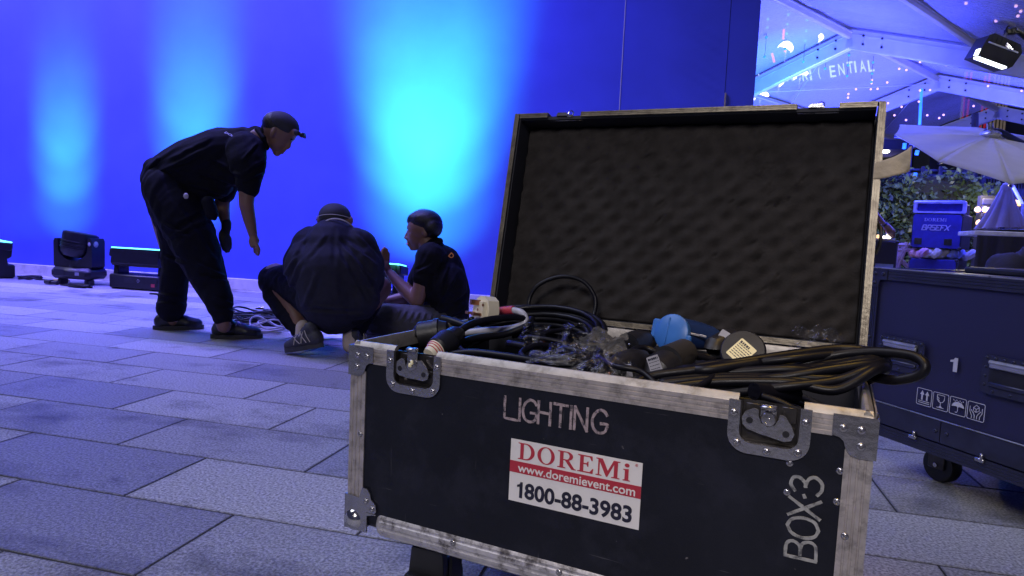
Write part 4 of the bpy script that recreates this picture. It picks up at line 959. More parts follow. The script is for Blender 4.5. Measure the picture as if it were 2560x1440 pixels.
# the flat bundle of heavy cable on the right, over the end wall
bun = thing('cable_bundle', 'heavy black cable bundle lying across the right of the case, over its end wall', 'cable', (0, 0, 0), group='cable coils packed in the open case')
rnd = random.Random(5)
for k in range(13):
    f_ = k / 12; dy = rnd.uniform(-8, 8)
    p0 = c3(1600 + 60 * rnd.random() + 40 * f_, 940 + 30 * f_ + dy, .12 - .05 * f_); p1 = c3(1800, 915 + 55 * f_ + dy * .6, .15 - .06 * f_); p2 = c3(1960, 900 + 75 * f_ + dy * .5, .17 - .07 * f_)
    p3 = c3(2090, 885 + 80 * f_, .19 - .08 * f_); p4 = c3(2175 + 18 * rnd.random(), 882 + 42 * f_, .20 - .06 * f_)
    p5 = c3(2203 + 12 * rnd.random(), 905 + 20 * f_, .235 - .04 * f_); p6 = c3(2150, 940 + 14 * f_, .26); p7 = c3(2000, 935, .28)
    wob = lambda p, a: (p[0] + rnd.uniform(-a, a), p[1] + rnd.uniform(-a, a), p[2] + rnd.uniform(-a, a))
    p1, p2, p3 = wob(p1, .009), wob(p2, .010), wob(p3, .009)
    mb = MB(); mb.tube(cable_path([p0, p1, p2, p3, p4, p5, p6, p7], 7), .0066 + .0012 * rnd.random(), 8); obj('strand', mb, M['cable'], bun, True)
mb = MB(); mb.tube(cable_path([c3(1960, 930, .16), c3(2080, 890, .18), c3(2170, 880, .18), c3(2240, 883, .17), c3(2290, 893, .16), c3(2312, 915, .15), c3(2295, 938, .15), c3(2240, 950, .16), c3(2190, 944, .18), c3(2120, 925, .22)], 8), .0075, 9); obj('hanging_loop', mb, M['cable'], bun, True)
mb = MB(); mb.tube(cable_path([c3(1585, 958, .07), c3(1640, 938, .09), c3(1740, 925, .11), c3(1860, 905, .14), c3(1990, 885, .18), c3(2100, 872, .21), c3(2180, 880, .21)], 8), .0078, 9); obj('top_strand', mb, M['cable'], bun, True)
mb = MB(); mb.tube(cable_path([c3(1690, 930, .13), c3(1720, 925, .12), c3(1770, 925, .11), c3(1900, 905, .15)], 8), .009, 9); obj('strand_end', mb, M['cable'], bun, True)
rnd = random.Random(21); tng = thing('cable_tangle', 'knotted tangle of thin black cables filling the middle of the open case', 'cable', (0, 0, 0))
for k in range(9):
    x0, y0 = rnd.uniform(.30, .60), rnd.uniform(.10, .36); P = []
    for q in range(9):
        a = q * .75 + rnd.random() * .4 + k; P.append((x0 + (.05 + .06 * rnd.random()) * math.cos(a), y0 + (.05 + .05 * rnd.random()) * math.sin(a), .488 + .03 * rnd.random() + .002 * k))
    mb = MB(); mb.tube(cable_path(P, 7), rnd.uniform(.0045, .0068), 8)
    obj('strand', mb, M['cable'], tng, True)
# clear plastic wrap
def film(label, px, py, yl, w_, h_, seed, rot, amp=.014):
    T_ = frame(cw(c3(px, py, yl)), cu_ * math.cos(rot) + Vector((0, 0, 1)) * math.sin(rot), Vector((0, 0, 1)) * .75 + cv_ * .66)
    def f(u, v):
        a, b_ = (u - .5) * w_, (v - .5) * h_
        ed = 1 - .35 * noise.noise(Vector((math.atan2(b_, a) * 1.5, seed, 0)))
        q = Vector((a * 38, b_ * 38, seed))
        z = amp * (1 - abs(noise.noise(q)) * 2) + amp * .5 * noise.noise(q * 2.2) + .02 * (1 - 4 * (u - .5) ** 2)
        return T_ @ Vector((a * ed, b_ * ed, z))
    mb = MB(); mb.grid(f, 34, 34); return tag(obj('plastic_wrap', mb, M['film2' if seed == 2 else 'film'], None, 20), label, 'plastic wrap', 'scraps of clear plastic in the open case')
film('small clear plastic scrap on the big cable coil', 1428, 862, .22, .055, .065, 1, R(-10))
film('crumpled clear plastic wrap around the middle connectors', 1512, 882, .15, .085, .06, 2, R(24), .014)
film('low clear plastic bag along the front lip of the case', 1470, 918, .06, .17, .045, 3, R(-8), .01)
film('thin clear plastic scrap at the far left among the cables', 1335, 858, .16, .05, .06, 4, R(5))
film('clear plastic bubble against the back rim at the right', 2040, 876, .42, .10, .06, 5, R(-5), .016)
mb = MB(); mb.rbox((0, 0, 0), (.006, .003, .02), .001, frame(cw(c3(1351, 866, .2)), cu_, Vector((0, 0, 1)))); mb.rbox((.001, 0, -.012), (.009, .003, .008), .001, frame(cw(c3(1351, 866, .2)), cu_, Vector((0, 0, 1))))
tag(obj('cable_tag', mb, M['orange']), 'small orange tag among the cables of the open case', 'tag')

# ================================================================== SECOND ROAD CASE
TH2 = -1.0029
f2 = thing('flight_case', 'navy road case marked 1 with handling symbols, cropped by the right edge', 'flight case', (.5877, 2.4229, 0), TH2)
W2, D2, Z0, Z1 = 1.05, .60, .125, .653
mb = MB(); mb.rbox((W2 / 2, D2 / 2 + .004, (Z0 + Z1) / 2), (W2 - .008, D2 - .008, Z1 - Z0 - .008), .002); obj('body', mb, M['case2'], f2)
def r2(p0, p1, wd, nd, wdt, g=3, m='case2rail'):
    mb = MB(); mb.strip(p0, p1, wd, nd, wdt, .003, g, .0015); return obj('edge_rail', mb, M[m], f2, 30)
XZ2 = lambda y=0.0: frame((0, y, 0), (1, 0, 0), (0, 0, 1))
r2((.0, .003, Z1 - .034), (W2, .003, Z1 - .034), (0, 0, 1), (0, -1, 0), .034); r2((.0, .003, Z0 + .038), (.0, .003, Z1 - .036), (1, 0, 0), (0, -1, 0), .028)
r2((.0, .003, Z0), (W2, .003, Z0), (0, 0, 1), (0, -1, 0), .036, 3)
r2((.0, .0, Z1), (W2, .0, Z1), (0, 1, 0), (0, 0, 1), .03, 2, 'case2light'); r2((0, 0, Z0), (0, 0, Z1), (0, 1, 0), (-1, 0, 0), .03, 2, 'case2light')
r2((.0, .03, Z1), (.0, D2, Z1), (1, 0, 0), (0, 0, 1), .03, 2, 'case2rail'); r2((.0, D2 - .03, Z1), (W2, D2 - .03, Z1), (0, 1, 0), (0, 0, 1), .03, 2)
mb = MB(); mb.rbox((W2 / 2, .0005, .2315), (W2 - .07, .004, .004), .001); obj('seam_moulding', mb, M['case2light'], f2)
for (a_, b_) in ((.032, .2875), (.2905, .74), (.743, W2 - .03)):
    mb = MB(); mb.box(((a_ + b_) / 2, .0025, (.165 + .229) / 2), (b_ - a_, .004, .062)); obj('lower_panel', mb, M['case2rail'], f2)
mb = MB(); mb.prism([(0, Z1), (.06, Z1), (.06, Z1 - .034), (.034, Z1 - .036), (.028, Z1 - .06), (0, Z1 - .06)], 0, .002, XZ2(-.0005)); cp = obj('corner_plate', mb, M['case2rail'], f2, 25)
for (a_, b_) in ((.014, Z1 - .016), (.046, Z1 - .016), (.014, Z1 - .046)): rivet(cp, (a_, -.0025, b_), (0, -1, 0), 1.2, src=riv_src2)
for (a_, b_) in ((.012, .43), (.275, .197), (.31, .197), (.012, .30)): rivet(f2, (a_, -.0005, b_), (0, -1, 0), 1.1, src=riv_src2)
for s in (.205, .415):
    mb = MB(); mb.rbox((s, -.004, .158), (.026, .008, .012), .002); mb.rbox((s + .006, -.006, .170), (.008, .008, .016), .002); obj('latch_bolt', mb, M['steel'], f2)
def handle(s0):
    mb = MB(); outer_ = rounded(s0, .342, s0 + .166, .446, .014, 4); mb.prism(outer_, 0, .003, XZ2(-.0005)); h = obj('handle_plate', mb, M['case2rail'], f2, 25)
    mb = MB(); mb.prism(rounded(s0 + .022, .362, s0 + .144, .428, .006, 3), 0, .0008, XZ2(-.0035)); obj('dish', mb, M['rubber'], h)
    mb = MB(); mb.tube([(s0 + .024, -.008, .428), (s0 + .142, -.008, .428)], .006, 8); mb.rbox((s0 + .083, -.008, .420), (.118, .008, .016), .003); obj('pull_bar', mb, M['case2light'], h)
    mb = MB(); mb.rbox((s0 + .083, -.0055, .368), (.118, .006, .014), .003); obj('grip', mb, M['case2rail'], h)
    for k in range(7): rivet(h, (s0 + .012 + k * .0237, -.0035, .438), (0, -1, 0), .95, src=riv_src2); rivet(h, (s0 + .012 + k * .0237, -.0035, .350), (0, -1, 0), .8, src=riv_src2) if k % 2 else None
    for k in range(3): rivet(h, (s0 + .011, -.0035, .365 + k * .024), (0, -1, 0), .8, src=riv_src2); rivet(h, (s0 + .155, -.0035, .365 + k * .024), (0, -1, 0), .8, src=riv_src2)
handle(.051); handle(.394)
letters('number_lettering', curve_mesh([ONE]), M['print'], f2, frame((.2985, .001, .379), (1, 0, 0), (0, 0, 1)), .0225, .040)
def circ(cx, cz, r, a0=0, a1=360, n=14): return arc(cx, cz, r, r, a0, a1, n)
U = .0485
def icon(k):
    s0 = .2035 + k * .0535; z0 = .2605; T_ = frame((s0, .0003, z0), (1, 0, 0), (0, 0, 1)); mb = MB(); P = rounded(0, 0, U, U, .004, 3); P.append(P[0])
    mb = ribbon_mb([P], .0016, T_); o = obj('handling_symbol', mb, M['print'], f2, False)
    sh, ln = [], []
    if k == 0:
        for cx in (.017, .0335): sh += [[(cx - .0025, .015), (cx + .0025, .015), (cx + .0025, .031), (cx + .007, .031), (cx, .043), (cx - .007, .031), (cx - .0025, .031)]]
        ln = [[(.007, .0115), (.042, .0115)], [(.007, .0065), (.042, .0065)]]
    elif k == 1:
        ln = [[(.013, .043), (.0135, .030), (.018, .0235), (.0245, .0215), (.031, .0235), (.0355, .030), (.036, .043), (.013, .043)], [(.0245, .021), (.0245, .009)], [(.014, .0065), (.035, .0065)], [(.013, .037), (.019, .033), (.017, .029), (.021, .026)]]
        sh = [[(.018, .006), (.031, .006), (.0265, .011), (.0225, .011)]]
    elif k == 2:
        sh = [[(.006, .022)] + arc(.0245, .022, .0185, .0145, 180, 0, 14) + [(.0305, .024), (.0245, .022), (.0185, .024)]]
        ln = [[(.0245, .022), (.0245, .010), (.022, .0065), (.018, .007)]] + [[(.010 + .0048 * i, .0415 - .003 * (i % 2)), (.0112 + .0048 * i, .0397 - .003 * (i % 2))] for i in range(7)]
    else:
        ln = [[(.017, .034), (.0245, .042), (.033, .037), (.033, .027), (.0245, .022), (.017, .025), (.017, .034)], [(.017, .034), (.0245, .030), (.033, .037)], [(.0245, .030), (.0245, .022)],
              [(.007, .035), (.007, .022), (.013, .011), (.013, .004)], [(.011, .026), (.018, .018), (.021, .012), (.021, .004)], [(.042, .035), (.042, .022), (.036, .011), (.036, .004)], [(.038, .026), (.031, .018), (.028, .012), (.028, .004)]]
    if sh:
        q = curve_mesh(sh, .0003)
        for v in q.vertices: v.co = T_ @ v.co
        put('symbol_shape', q, M['print'], o)
    if ln: obj('symbol_line', ribbon_mb(ln, .0017, T_), M['print'], o, False)
for k in range(4): icon(k)
for (s, d) in ((.16, .16), (W2 - .15, .14), (.16, D2 - .12), (W2 - .15, D2 - .12)):
    mb = MB(); mb.box((s, d, Z0 - .003), (.1, .1, .006))
    for q in (-1, 1): mb.rbox((s + .02, d + q * .026, .082), (.055, .005, .08), .002)
    c_ = obj('caster', mb, M['steel_dark'], f2); mb = MB(); mb.lathe([(.02, -.021), (.050, -.021), (.0535, -.016), (.0535, .016), (.050, .021), (.02, .021)], 26, Matrix.Translation((s + .02, d, .0535)) @ Matrix.Rotation(R(90), 4, 'X')); obj('wheel', mb, M['rubber'], c_)
    mb = MB(); mb.cyl((s + .02, d - .032, .0535), (s + .02, d + .032, .0535), .007, n=10); obj('axle', mb, M['steel'], c_)
mb = MB(); mb.rbox((.60, .30, Z1 + .014), (.66, .5, .018), .005)
T2 = Matrix.Translation((.5877, 2.4229, 0)) @ Matrix.Rotation(TH2, 4, 'Z')
for i, v in enumerate(mb.v): mb.v[i] = T2 @ v
tag(obj('black_tray', mb, M['rubber']), 'flat glossy black lid panel lying on the navy road case', 'tray')

# ================================================================== PEOPLE
class Fig:
    def __init__(s, label, Y0, px):
        s.Y = Y0; s.k = mpp(Y0, px)
        g = at(px, 800, Y0); g.z = 0
        s.root = thing('person', label, 'person', g); bpy.context.view_layer.update()
    def p(s, x, y, dy=0.0): return at(x, y, s.Y + dy)
    def cap(s, mb, a, b_, r0, r1=None): mb.caps(s.p(*a), s.p(*b_), r0 * s.k, (r0 if r1 is None else r1) * s.k)
    def chain(s, mb, pts):   # (x,y,dy,r) ...
        for a, b_ in zip(pts, pts[1:]): mb.caps(s.p(*a[:3]), s.p(*b_[:3]), a[3] * s.k, b_[3] * s.k)
    def ell(s, mb, c, rx, ry, rd, ang=0.0):   # ellipsoid: image axes rotated by ang (deg, clockwise on screen), rd = radius in depth
        x = RIGHT * math.cos(R(ang)) - UP * math.sin(R(ang)); y = UP * math.cos(R(ang)) + RIGHT * math.sin(R(ang))
        T = Matrix((x, y, -FWD)).transposed().to_4x4(); T.translation = s.p(*c)
        mb.ball((0, 0, 0), (rx * s.k, ry * s.k, rd * s.k), 20, 13, T)
    def add(s, name, mb, m, voxel=.006, smooth=5, wr=0.0, ws=9.0, wd=(1, 1, 1)):
        return inv_parent(blob(name, mb, M[m], None, voxel, smooth, wr, ws, wd), s.root)
    def solid(s, name, mb, m, smooth=40): return inv_parent(obj(name, mb, M[m], None, smooth), s.root)
    def hand(s, mb, wrist, palm, tips, thumb, r=5.2):
        """wrist, palm centre, four finger tips with a mid joint each, thumb (all pixel+dy)"""
        s.cap(mb, wrist, palm, 9.0, 10.5)
        for (base, mid, tip) in tips:
            s.cap(mb, palm, base, 7.0, 5.6); s.cap(mb, base, mid, r, r * .92); s.cap(mb, mid, tip, r * .92, r * .72)
        s.cap(mb, wrist, thumb[0], 7, 5.6); s.cap(mb, thumb[0], thumb[1], 5.6, 4.4)
def shoe(f, toe, heel, ankle, m, lift=0.0, wd=.046, laces=True, trim=None, solem='sole'):
    """toe, heel = world points on the ground line; ankle = world point"""
    toe, heel, ankle = Vector(toe), Vector(heel), Vector(ankle); d = (toe - heel); Ln = d.length; d.normalize(); up = Vector((0, 0, 1)); up = (up - d * up.dot(d)).normalized(); sd = d.cross(up)
    def q(t, h, s_=0): return heel + d * (Ln * t) + up * h + sd * s_
    mb = MB()
    mb.caps(q(.14, .05), q(.34, .06), .041, .043); mb.caps(q(.3, .055), q(.62, .047), .045, .044); mb.caps(q(.6, .044), q(.88, .036), .045, .031); mb.caps(q(.68, .04, .013), q(.84, .034, .012), .036, .03)
    mb.caps(q(.15, .06), ankle.lerp(q(.2, .10), .45), .041, .038); mb.caps(q(.38, .075), q(.24, .11), .036, .038)
    o = f.add('shoe', mb, m, .005, 5)
    mb = MB(); prof = []
    for k in range(28):
        a = 2 * math.pi * k / 28; t = .5 + .52 * math.cos(a); wv = wd * (.80 + .22 * math.sin((t - .1) * 2.6)) * (1 if t > .08 else .9)
        prof.append((Ln * (t), wv * math.sin(a) * (1 if abs(math.sin(a)) > .3 else 1.1)))
    T = frame(heel, d, -sd); T2_ = Matrix((d, sd, -up)).transposed().to_4x4(); T2_.translation = heel
    T3 = Matrix((d, up.cross(d), up)).transposed().to_4x4(); T3.translation = heel
    mb.prism(prof, .001, .026, T3); so = obj('sole', mb, M[solem], None, 40); inv_parent(so, o)
    if laces:
        for t in (.40, .48, .56, .64):
            mb = MB(); h = .106 - (t - .4) * .10; mb.tube([q(t, h - .02, -.033), q(t + .01, h + .002, -.012), q(t + .015, h + .002, .012), q(t, h - .02, .033)], .0032, 6); l = obj('lace', mb, M['lace' if trim else 'fix_label'], None); inv_parent(l, o)
    if trim:
        for s_ in (-1, 1):
            mb = MB()
            for (t0, h0, t1, h1) in ((.18, .03, .30, .095), (.28, .03, .42, .088), (.42, .03, .34, .09), (.46, .03, .60, .068), (.62, .028, .52, .08)):
                mb.tube([q(t0, h0 + .01, s_ * .046), q((t0 + t1) / 2, (h0 + h1) / 2 + .01, s_ * .048), q(t1, h1 + .01, s_ * .038)], .0022, 6)
            l = obj('pale_overlay', mb, M['lace'], None); inv_parent(l, o)
    return o

def folds(o, lines):
    """press creases into cloth: each line (x0, y0, x1, y1, half width px, depth m) follows a crease of the photo, on the cloth facing us"""
    me = o.data; nr = [v.normal.copy() for v in me.vertices]
    for v, nn in zip(me.vertices, nr):
        c = v.co - EYE; d = c.dot(FWD)
        if nn.dot(c) > 0: continue
        px, py = CX + F * c.dot(RIGHT) / d, CY - F * c.dot(UP) / d; k = 0.0
        for (x0, y0, x1, y1, hw, am) in lines:
            ex, ey = x1 - x0, y1 - y0; L2 = ex * ex + ey * ey; t = ((px - x0) * ex + (py - y0) * ey) / L2
            if t < -.15 or t > 1.15: continue
            q = ((px - x0) * ey - (py - y0) * ex) / math.sqrt(L2) + 2.5 * noise.noise(Vector((px * .05, py * .05, x0)))
            if abs(q) > hw * 3: continue
            e = max(0, min(1, (t + .15) * 4, (1.15 - t) * 4)); u = q / hw
            k += am * e * (math.exp(-u * u) - .7 * math.exp(-(u - 1.5) ** 2))
        v.co = v.co + nn * k
    me.update()

# ---------------- the bending man
f = Fig('man in black polo and trousers standing bent over, arms hanging, headlamp on his cap', 3.5, 520)
N, FAR = -.10, .10
mb = MB()
f.ell(mb, (701, 322, 0), 42, 39, 33, 32); f.ell(mb, (701, 348, 0), 23, 30, 25, 30); f.cap(mb, (686, 352, 0), (691, 380, 0), 15, 9); f.cap(mb, (700, 362, 0), (697, 379, 0), 14, 8)
f.cap(mb, (727, 346, 0), (722, 366, 0), 4.5, 5); f.cap(mb, (722, 366, 0), (719, 370, 0), 5, 4.2); f.cap(mb, (735, 332, -.02), (735, 332, .02), 10, 10); f.cap(mb, (711, 376, -.012), (711, 376, .012), 3.6, 3.6); f.cap(mb, (706, 382, -.012), (706, 382, .012), 3.6, 3.6); f.cap(mb, (693, 384, -.008), (693, 384, .008), 7, 7)
f.ell(mb, (683, 330, N * .82), 6, 12, 4, 25); f.ell(mb, (683, 330, FAR * .82), 6, 12, 4, 25)
f.chain(mb, [(676, 348, 0, 22), (645, 345, 0, 25), (600, 370, 0, 40), (520, 405, 0, 50), (440, 460, 0, 55)])
f.chain(mb, [(600, 390, N, 24), (618, 440, N - .03, 21), (616, 512, N - .05, 17), (624, 550, N - .03, 14.5), (632, 585, N - .02, 10.5)])
f.hand(mb, (633, 588, N - .02), (637, 602, N - .02), [((640, 610, N - .035), (646, 622, N - .04), (647, 633, N - .035)), ((639, 612, N - .022), (645, 625, N - .024), (645, 637, N - .02)), ((637, 612, N - .008), (642, 625, N - .006), (642, 636, N)), ((634, 611, N + .004), (638, 622, N + .008), (637, 631, N + .012))], ((627, 604, N - .04), (630, 616, N - .05)))
f.chain(mb, [(585, 400, FAR, 24), (556, 480, FAR, 20), (556, 520, FAR, 17.5), (566, 562, FAR - .02, 11)])
f.chain(mb, [(430, 500, N * .7, 50), (505, 650, N * .8, 34), (555, 790, N, 19), (560, 815, N, 17)]); f.chain(mb, [(415, 500, FAR * .7, 48), (440, 650, FAR * .8, 30), (430, 775, FAR, 19), (432, 800, FAR, 16)])
f.add('body', mb, 'skin', .0055, 4)
mb = MB()
f.hand(mb, (566, 566, FAR - .02), (564, 584, FAR - .02), [((556, 596, FAR - .04), (556, 612, FAR - .045), (560, 624, FAR - .04)), ((562, 599, FAR - .03), (562, 616, FAR - .03), (566, 629, FAR - .025)), ((568, 599, FAR - .015), (569, 616, FAR - .01), (571, 628, FAR - .005)), ((573, 596, FAR), (575, 611, FAR + .005), (575, 621, FAR + .01))], ((552, 584, FAR - .04), (551, 600, FAR - .05)), 6.0)
f.cap(mb, (566, 558, FAR - .02), (566, 570, FAR - .02), 12.5, 12); f.add('glove', mb, 'glove', .005, 4)
mb = MB()
f.chain(mb, [(640, 340, 0, 24), (612, 366, 0, 46), (555, 386, 0, 66), (490, 414, 0, 70), (432, 446, 0, 67), (405, 452, 0, 50)])
f.chain(mb, [(614, 375, N * .8, 46), (622, 410, N - .01, 42), (622, 452, N - .03, 29), (621, 470, N - .035, 26)])
f.chain(mb, [(598, 385, FAR, 38), (575, 440, FAR, 33), (562, 482, FAR, 27)])
f.cap(mb, (565, 425, -.03), (592, 415, -.03), 45, 42); f.cap(mb, (470, 455, -.02), (540, 455, -.02), 48, 42); f.cap(mb, (385, 420, -.05), (392, 424, .08), 26, 26)
ps = f.add('polo_shirt', mb, 'shirt', .006, 9, .008, 12, (.8, .2, .5))
folds(ps, [(600, 440, 540, 400, 4, .010), (590, 462, 500, 430, 4, .010), (560, 485, 470, 460, 5, .010), (520, 350, 420, 400, 5, .007), (500, 380, 400, 430, 5, .008), (470, 415, 385, 440, 4, .009), (660, 400, 612, 430, 4, .009), (655, 430, 610, 452, 4, .008), (640, 362, 606, 400, 4, .008), (395, 395, 375, 420, 4, .009)])
mb = MB(); f.chain(mb, [(644, 326, -.03, 8), (660, 345, -.05, 7), (667, 370, -.03, 6)]); f.chain(mb, [(644, 326, .03, 8), (660, 340, .05, 7), (667, 370, .03, 6)]); f.add('collar', mb, 'shirt', .005, 3)
mb = MB()
f.chain(mb, [(424, 470, N * .5, 64), (448, 520, N * .7, 64), (487, 610, N * .8, 56), (512, 672, N * .85, 47), (545, 745, N * .95, 34), (556, 788, N, 26)])
f.chain(mb, [(420, 480, FAR * .5, 60), (440, 540, FAR * .7, 56), (446, 600, FAR * .8, 46), (441, 670, FAR * .85, 36), (431, 740, FAR * .95, 34), (428, 772, FAR, 36)])
tr = f.add('trousers', mb, 'trouser', .0065, 8, .009, 12, (.5, .3, .75))
folds(tr, [(520, 515, 440, 560, 5, .010), (525, 545, 430, 590, 5, .009), (410, 560, 470, 590, 4, .009), (415, 640, 460, 660, 4, .010), (490, 660, 560, 690, 5, .010), (500, 690, 566, 705, 4, .009), (535, 745, 580, 760, 4, .010), (536, 770, 582, 778, 4, .010), (395, 735, 462, 745, 4, .009), (394, 757, 464, 762, 4, .009), (450, 520, 530, 640, 6, .007)])
mb = MB(); f.cap(mb, (520, 505, N * 1.4), (530, 535, N * 1.4), 15, 15); f.cap(mb, (533, 542, N * 1.4), (536, 546, N * 1.4), 7, 6); f.add('tool_pouch', mb, 'trouser', .006, 2)
mb = MB(); f.ell(mb, (465, 490, -.235), 6, 7, 4); f.solid('key_clip', mb, 'strap')
mb = MB()   # cap: crown cut from an ellipsoid, with a short peak
f.ell(mb, (698, 316, 0), 42, 34, 35, 32); f.cap(mb, (672, 325, -.01), (672, 325, .01), 20, 20); f.cap(mb, (664, 332, 0), (660, 338, 0), 16, 10); f.add('hair', mb, 'hair', .005, 3)
mb = MB(); f.ell(mb, (710, 311, 0), 39, 28, 36, 33); c_ = f.add('cap', mb, 'cap', .005, 3)
mb = MB(); f.cap(mb, (742, 332, -.03), (742, 332, .03), 7, 7); f.cap(mb, (742, 331, -.02), (762, 343, -.012), 5, 3.5); f.cap(mb, (742, 331, .02), (762, 343, .012), 5, 3.5); f.cap(mb, (762, 343, -.012), (762, 343, .012), 3.5, 3.5); f.add('cap_peak', mb, 'cap', .004, 2)
mb = MB(); mb.rbox((0, 0, 0), (.022, .05, .028), .006, frame(f.p(757, 338), RIGHT * .85 - UP * .5, Vector((0, 1, 0)))); f.solid('headlamp', mb, 'fixture')
mb = MB(); f.ell(mb, (729, 349, -.034), 3.2, 2.4, 2.4, 30); f.ell(mb, (729, 349, .034), 3.2, 2.4, 2.4, 30); f.solid('eye', mb, 'eye')
def fp(x, y, dz=0): p = gnd(x, y); p.z = dz; return p
a_ = shoe(f, gnd(655, 845), gnd(528, 846), f.p(562, 800, N), 'shoe')
a_ = shoe(f, gnd(508, 822), gnd(384, 824), f.p(432, 788, FAR), 'shoe')
tl = frame(f.p(562, 320, -.12), RIGHT * .93 - UP * .28, UP * .55 - FWD * .2); 
letters('back_lettering', text_mesh('DOREMi', .02), M['print'], None, frame(f.p(560, 332, -.165), RIGHT * .9 - UP * .43, UP * .5 + FWD * .8 + RIGHT * .2), .10, .02)
o = bpy.data.objects['back_lettering']; inv_parent(o, f.root)

# ---------------- the squatting man, seen from behind
f = Fig('man in dark jersey and peaked cap squatting with his back to us, heels raised', 3.40, 830)
mb = MB()
f.ell(mb, (838, 550, .05), 38, 42, 42); f.cap(mb, (838, 570, .05), (838, 600, .02), 24, 30); f.ell(mb, (797, 551, .05), 5, 11, 7); f.ell(mb, (878, 551, .05), 5, 11, 7)
f.chain(mb, [(838, 610, 0, 50), (838, 700, 0, 70), (838, 765, -.02, 62)])
f.chain(mb, [(762, 606, .0, 26), (728, 670, .08, 21), (760, 730, .25, 17), (800, 790, .34, 12)]); f.chain(mb, [(908, 606, 0, 26), (940, 690, .08, 21), (925, 750, .25, 17), (870, 800, .34, 12)])
f.hand(mb, (802, 794, .34), (812, 806, .36), [((820, 812, .35), (830, 818, .35), (838, 824, .35)), ((819, 814, .365), (828, 821, .37), (834, 828, .37)), ((816, 815, .38), (823, 823, .385), (828, 829, .385)), ((813, 815, .39), (818, 822, .40), (821, 827, .40))], ((808, 812, .33), (818, 820, .32)))
f.hand(mb, (868, 803, .34), (860, 810, .36), [((852, 814, .35), (845, 822, .35), (842, 830, .35)), ((853, 816, .365), (847, 824, .37), (845, 832, .37)), ((856, 817, .38), (851, 825, .385), (850, 832, .385)), ((859, 817, .39), (856, 824, .40), (855, 830, .40))], ((862, 814, .33), (852, 822, .32)))
f.chain(mb, [(800, 760, .05, 46), (690, 690, .26, 36), (745, 800, .06, 22), (755, 845, .0, 17)]); f.chain(mb, [(880, 770, .05, 46), (945, 720, .28, 36), (890, 810, .06, 22), (880, 850, .0, 17)])
f.add('body', mb, 'skin', .006, 4)
mb = MB()
f.chain(mb, [(836, 580, .02, 44), (832, 620, -.02, 74), (832, 680, -.04, 96), (838, 740, -.06, 90), (838, 772, -.05, 66)])
f.cap(mb, (778, 612, 0), (895, 616, 0), 46, 46); f.cap(mb, (790, 668, -.03), (880, 676, -.03), 78, 78); f.cap(mb, (800, 745, -.05), (888, 745, -.05), 60, 62)
f.chain(mb, [(764, 610, .02, 35), (738, 655, .06, 31), (735, 690, .14, 27), (765, 730, .26, 22), (792, 775, .33, 17)])
f.chain(mb, [(906, 612, .02, 37), (930, 660, .04, 33), (932, 710, .08, 29), (918, 748, .20, 24), (880, 790, .32, 17)])
jr = f.add('jersey', mb, 'shirt2', .007, 18, .007, 10, (-.55, .2, .8))
folds(jr, [(852, 612, 925, 690, 5, .010), (868, 606, 936, 660, 5, .009), (880, 640, 940, 735, 5, .011), (850, 640, 905, 740, 5, .008), (895, 590, 942, 640, 4, .008), (905, 680, 946, 752, 4, .009), (742, 640, 712, 690, 5, .010), (748, 660, 724, 720, 5, .009), (760, 600, 735, 640, 4, .007), (790, 690, 760, 765, 6, .008), (776, 780, 905, 786, 4, .010), (790, 765, 870, 772, 4, .006), (835, 580, 836, 660, 7, -.006), (812, 590, 770, 640, 5, .006)])
mb = MB()
f.chain(mb, [(812, 755, .0, 62), (730, 705, .17, 48), (678, 695, .27, 37)]); f.chain(mb, [(678, 697, .27, 37), (692, 745, .19, 32), (735, 810, .05, 23), (748, 828, .02, 21)])
f.chain(mb, [(868, 765, .0, 62), (905, 735, .17, 48), (940, 722, .27, 37)]); f.chain(mb, [(940, 722, .27, 36), (920, 765, .19, 32), (888, 825, .05, 26), (884, 838, .03, 24)])
f.cap(mb, (800, 765, -.05), (880, 765, -.05), 52, 52)
f.add('trousers', mb, 'trouser', .007, 10, .010, 12, (1, .5, .2))
mb = MB(); f.ell(mb, (837, 541, .05), 40, 34, 45); f.add('cap', mb, 'cap', .005, 3)
mb = MB(); f.ell(mb, (838, 566, .03), 34, 26, 36); f.add('hair', mb, 'hair', .005, 3)
mb = MB()
T_ = frame(f.p(837, 556, -.075), RIGHT, UP)
mb.tube([T_ @ Vector((.088 * math.cos(R(a)) , .058 * math.sin(R(a)) - .038, -.085 + .085 * abs(math.sin(R(a))))) for a in range(10, 171, 10)], .004, 6, flat=(0, 1, 0)); f.solid('cap_strap', mb, 'strap')
mb = MB(); mb.tube([f.p(837, 541, .05) + RIGHT * (.099 * math.cos(R(a))) - FWD * (.106 * math.sin(R(a))) - UP * .022 + UP * (.022 * math.sin(R(a))) for a in range(-10, 191, 10)], .0022, 6); f.solid('cap_seam', mb, 'strap')
mb = MB(); f.cap(mb, (758, 818, .0), (756, 848, -.01), 19, 19); f.solid('sock', mb, 'sock')
mb = MB(); f.cap(mb, (876, 838, .0), (876, 862, -.01), 20, 20); f.solid('sock', mb, 'sock')
g0 = gnd(716, 884); h0 = at(808, 868, g0.y - .02)
a_ = shoe(f, g0 + Vector((0, 0, .004)), h0, f.p(757, 835, -.02), 'shoe_g', trim=True)
g0 = gnd(868, 880) + Vector((.0, .18, .004)); h0 = gnd(880, 888) + Vector((0, .0, .03))
a_ = shoe(f, g0, h0, f.p(880, 846, -.02), 'shoe_g', trim=True)

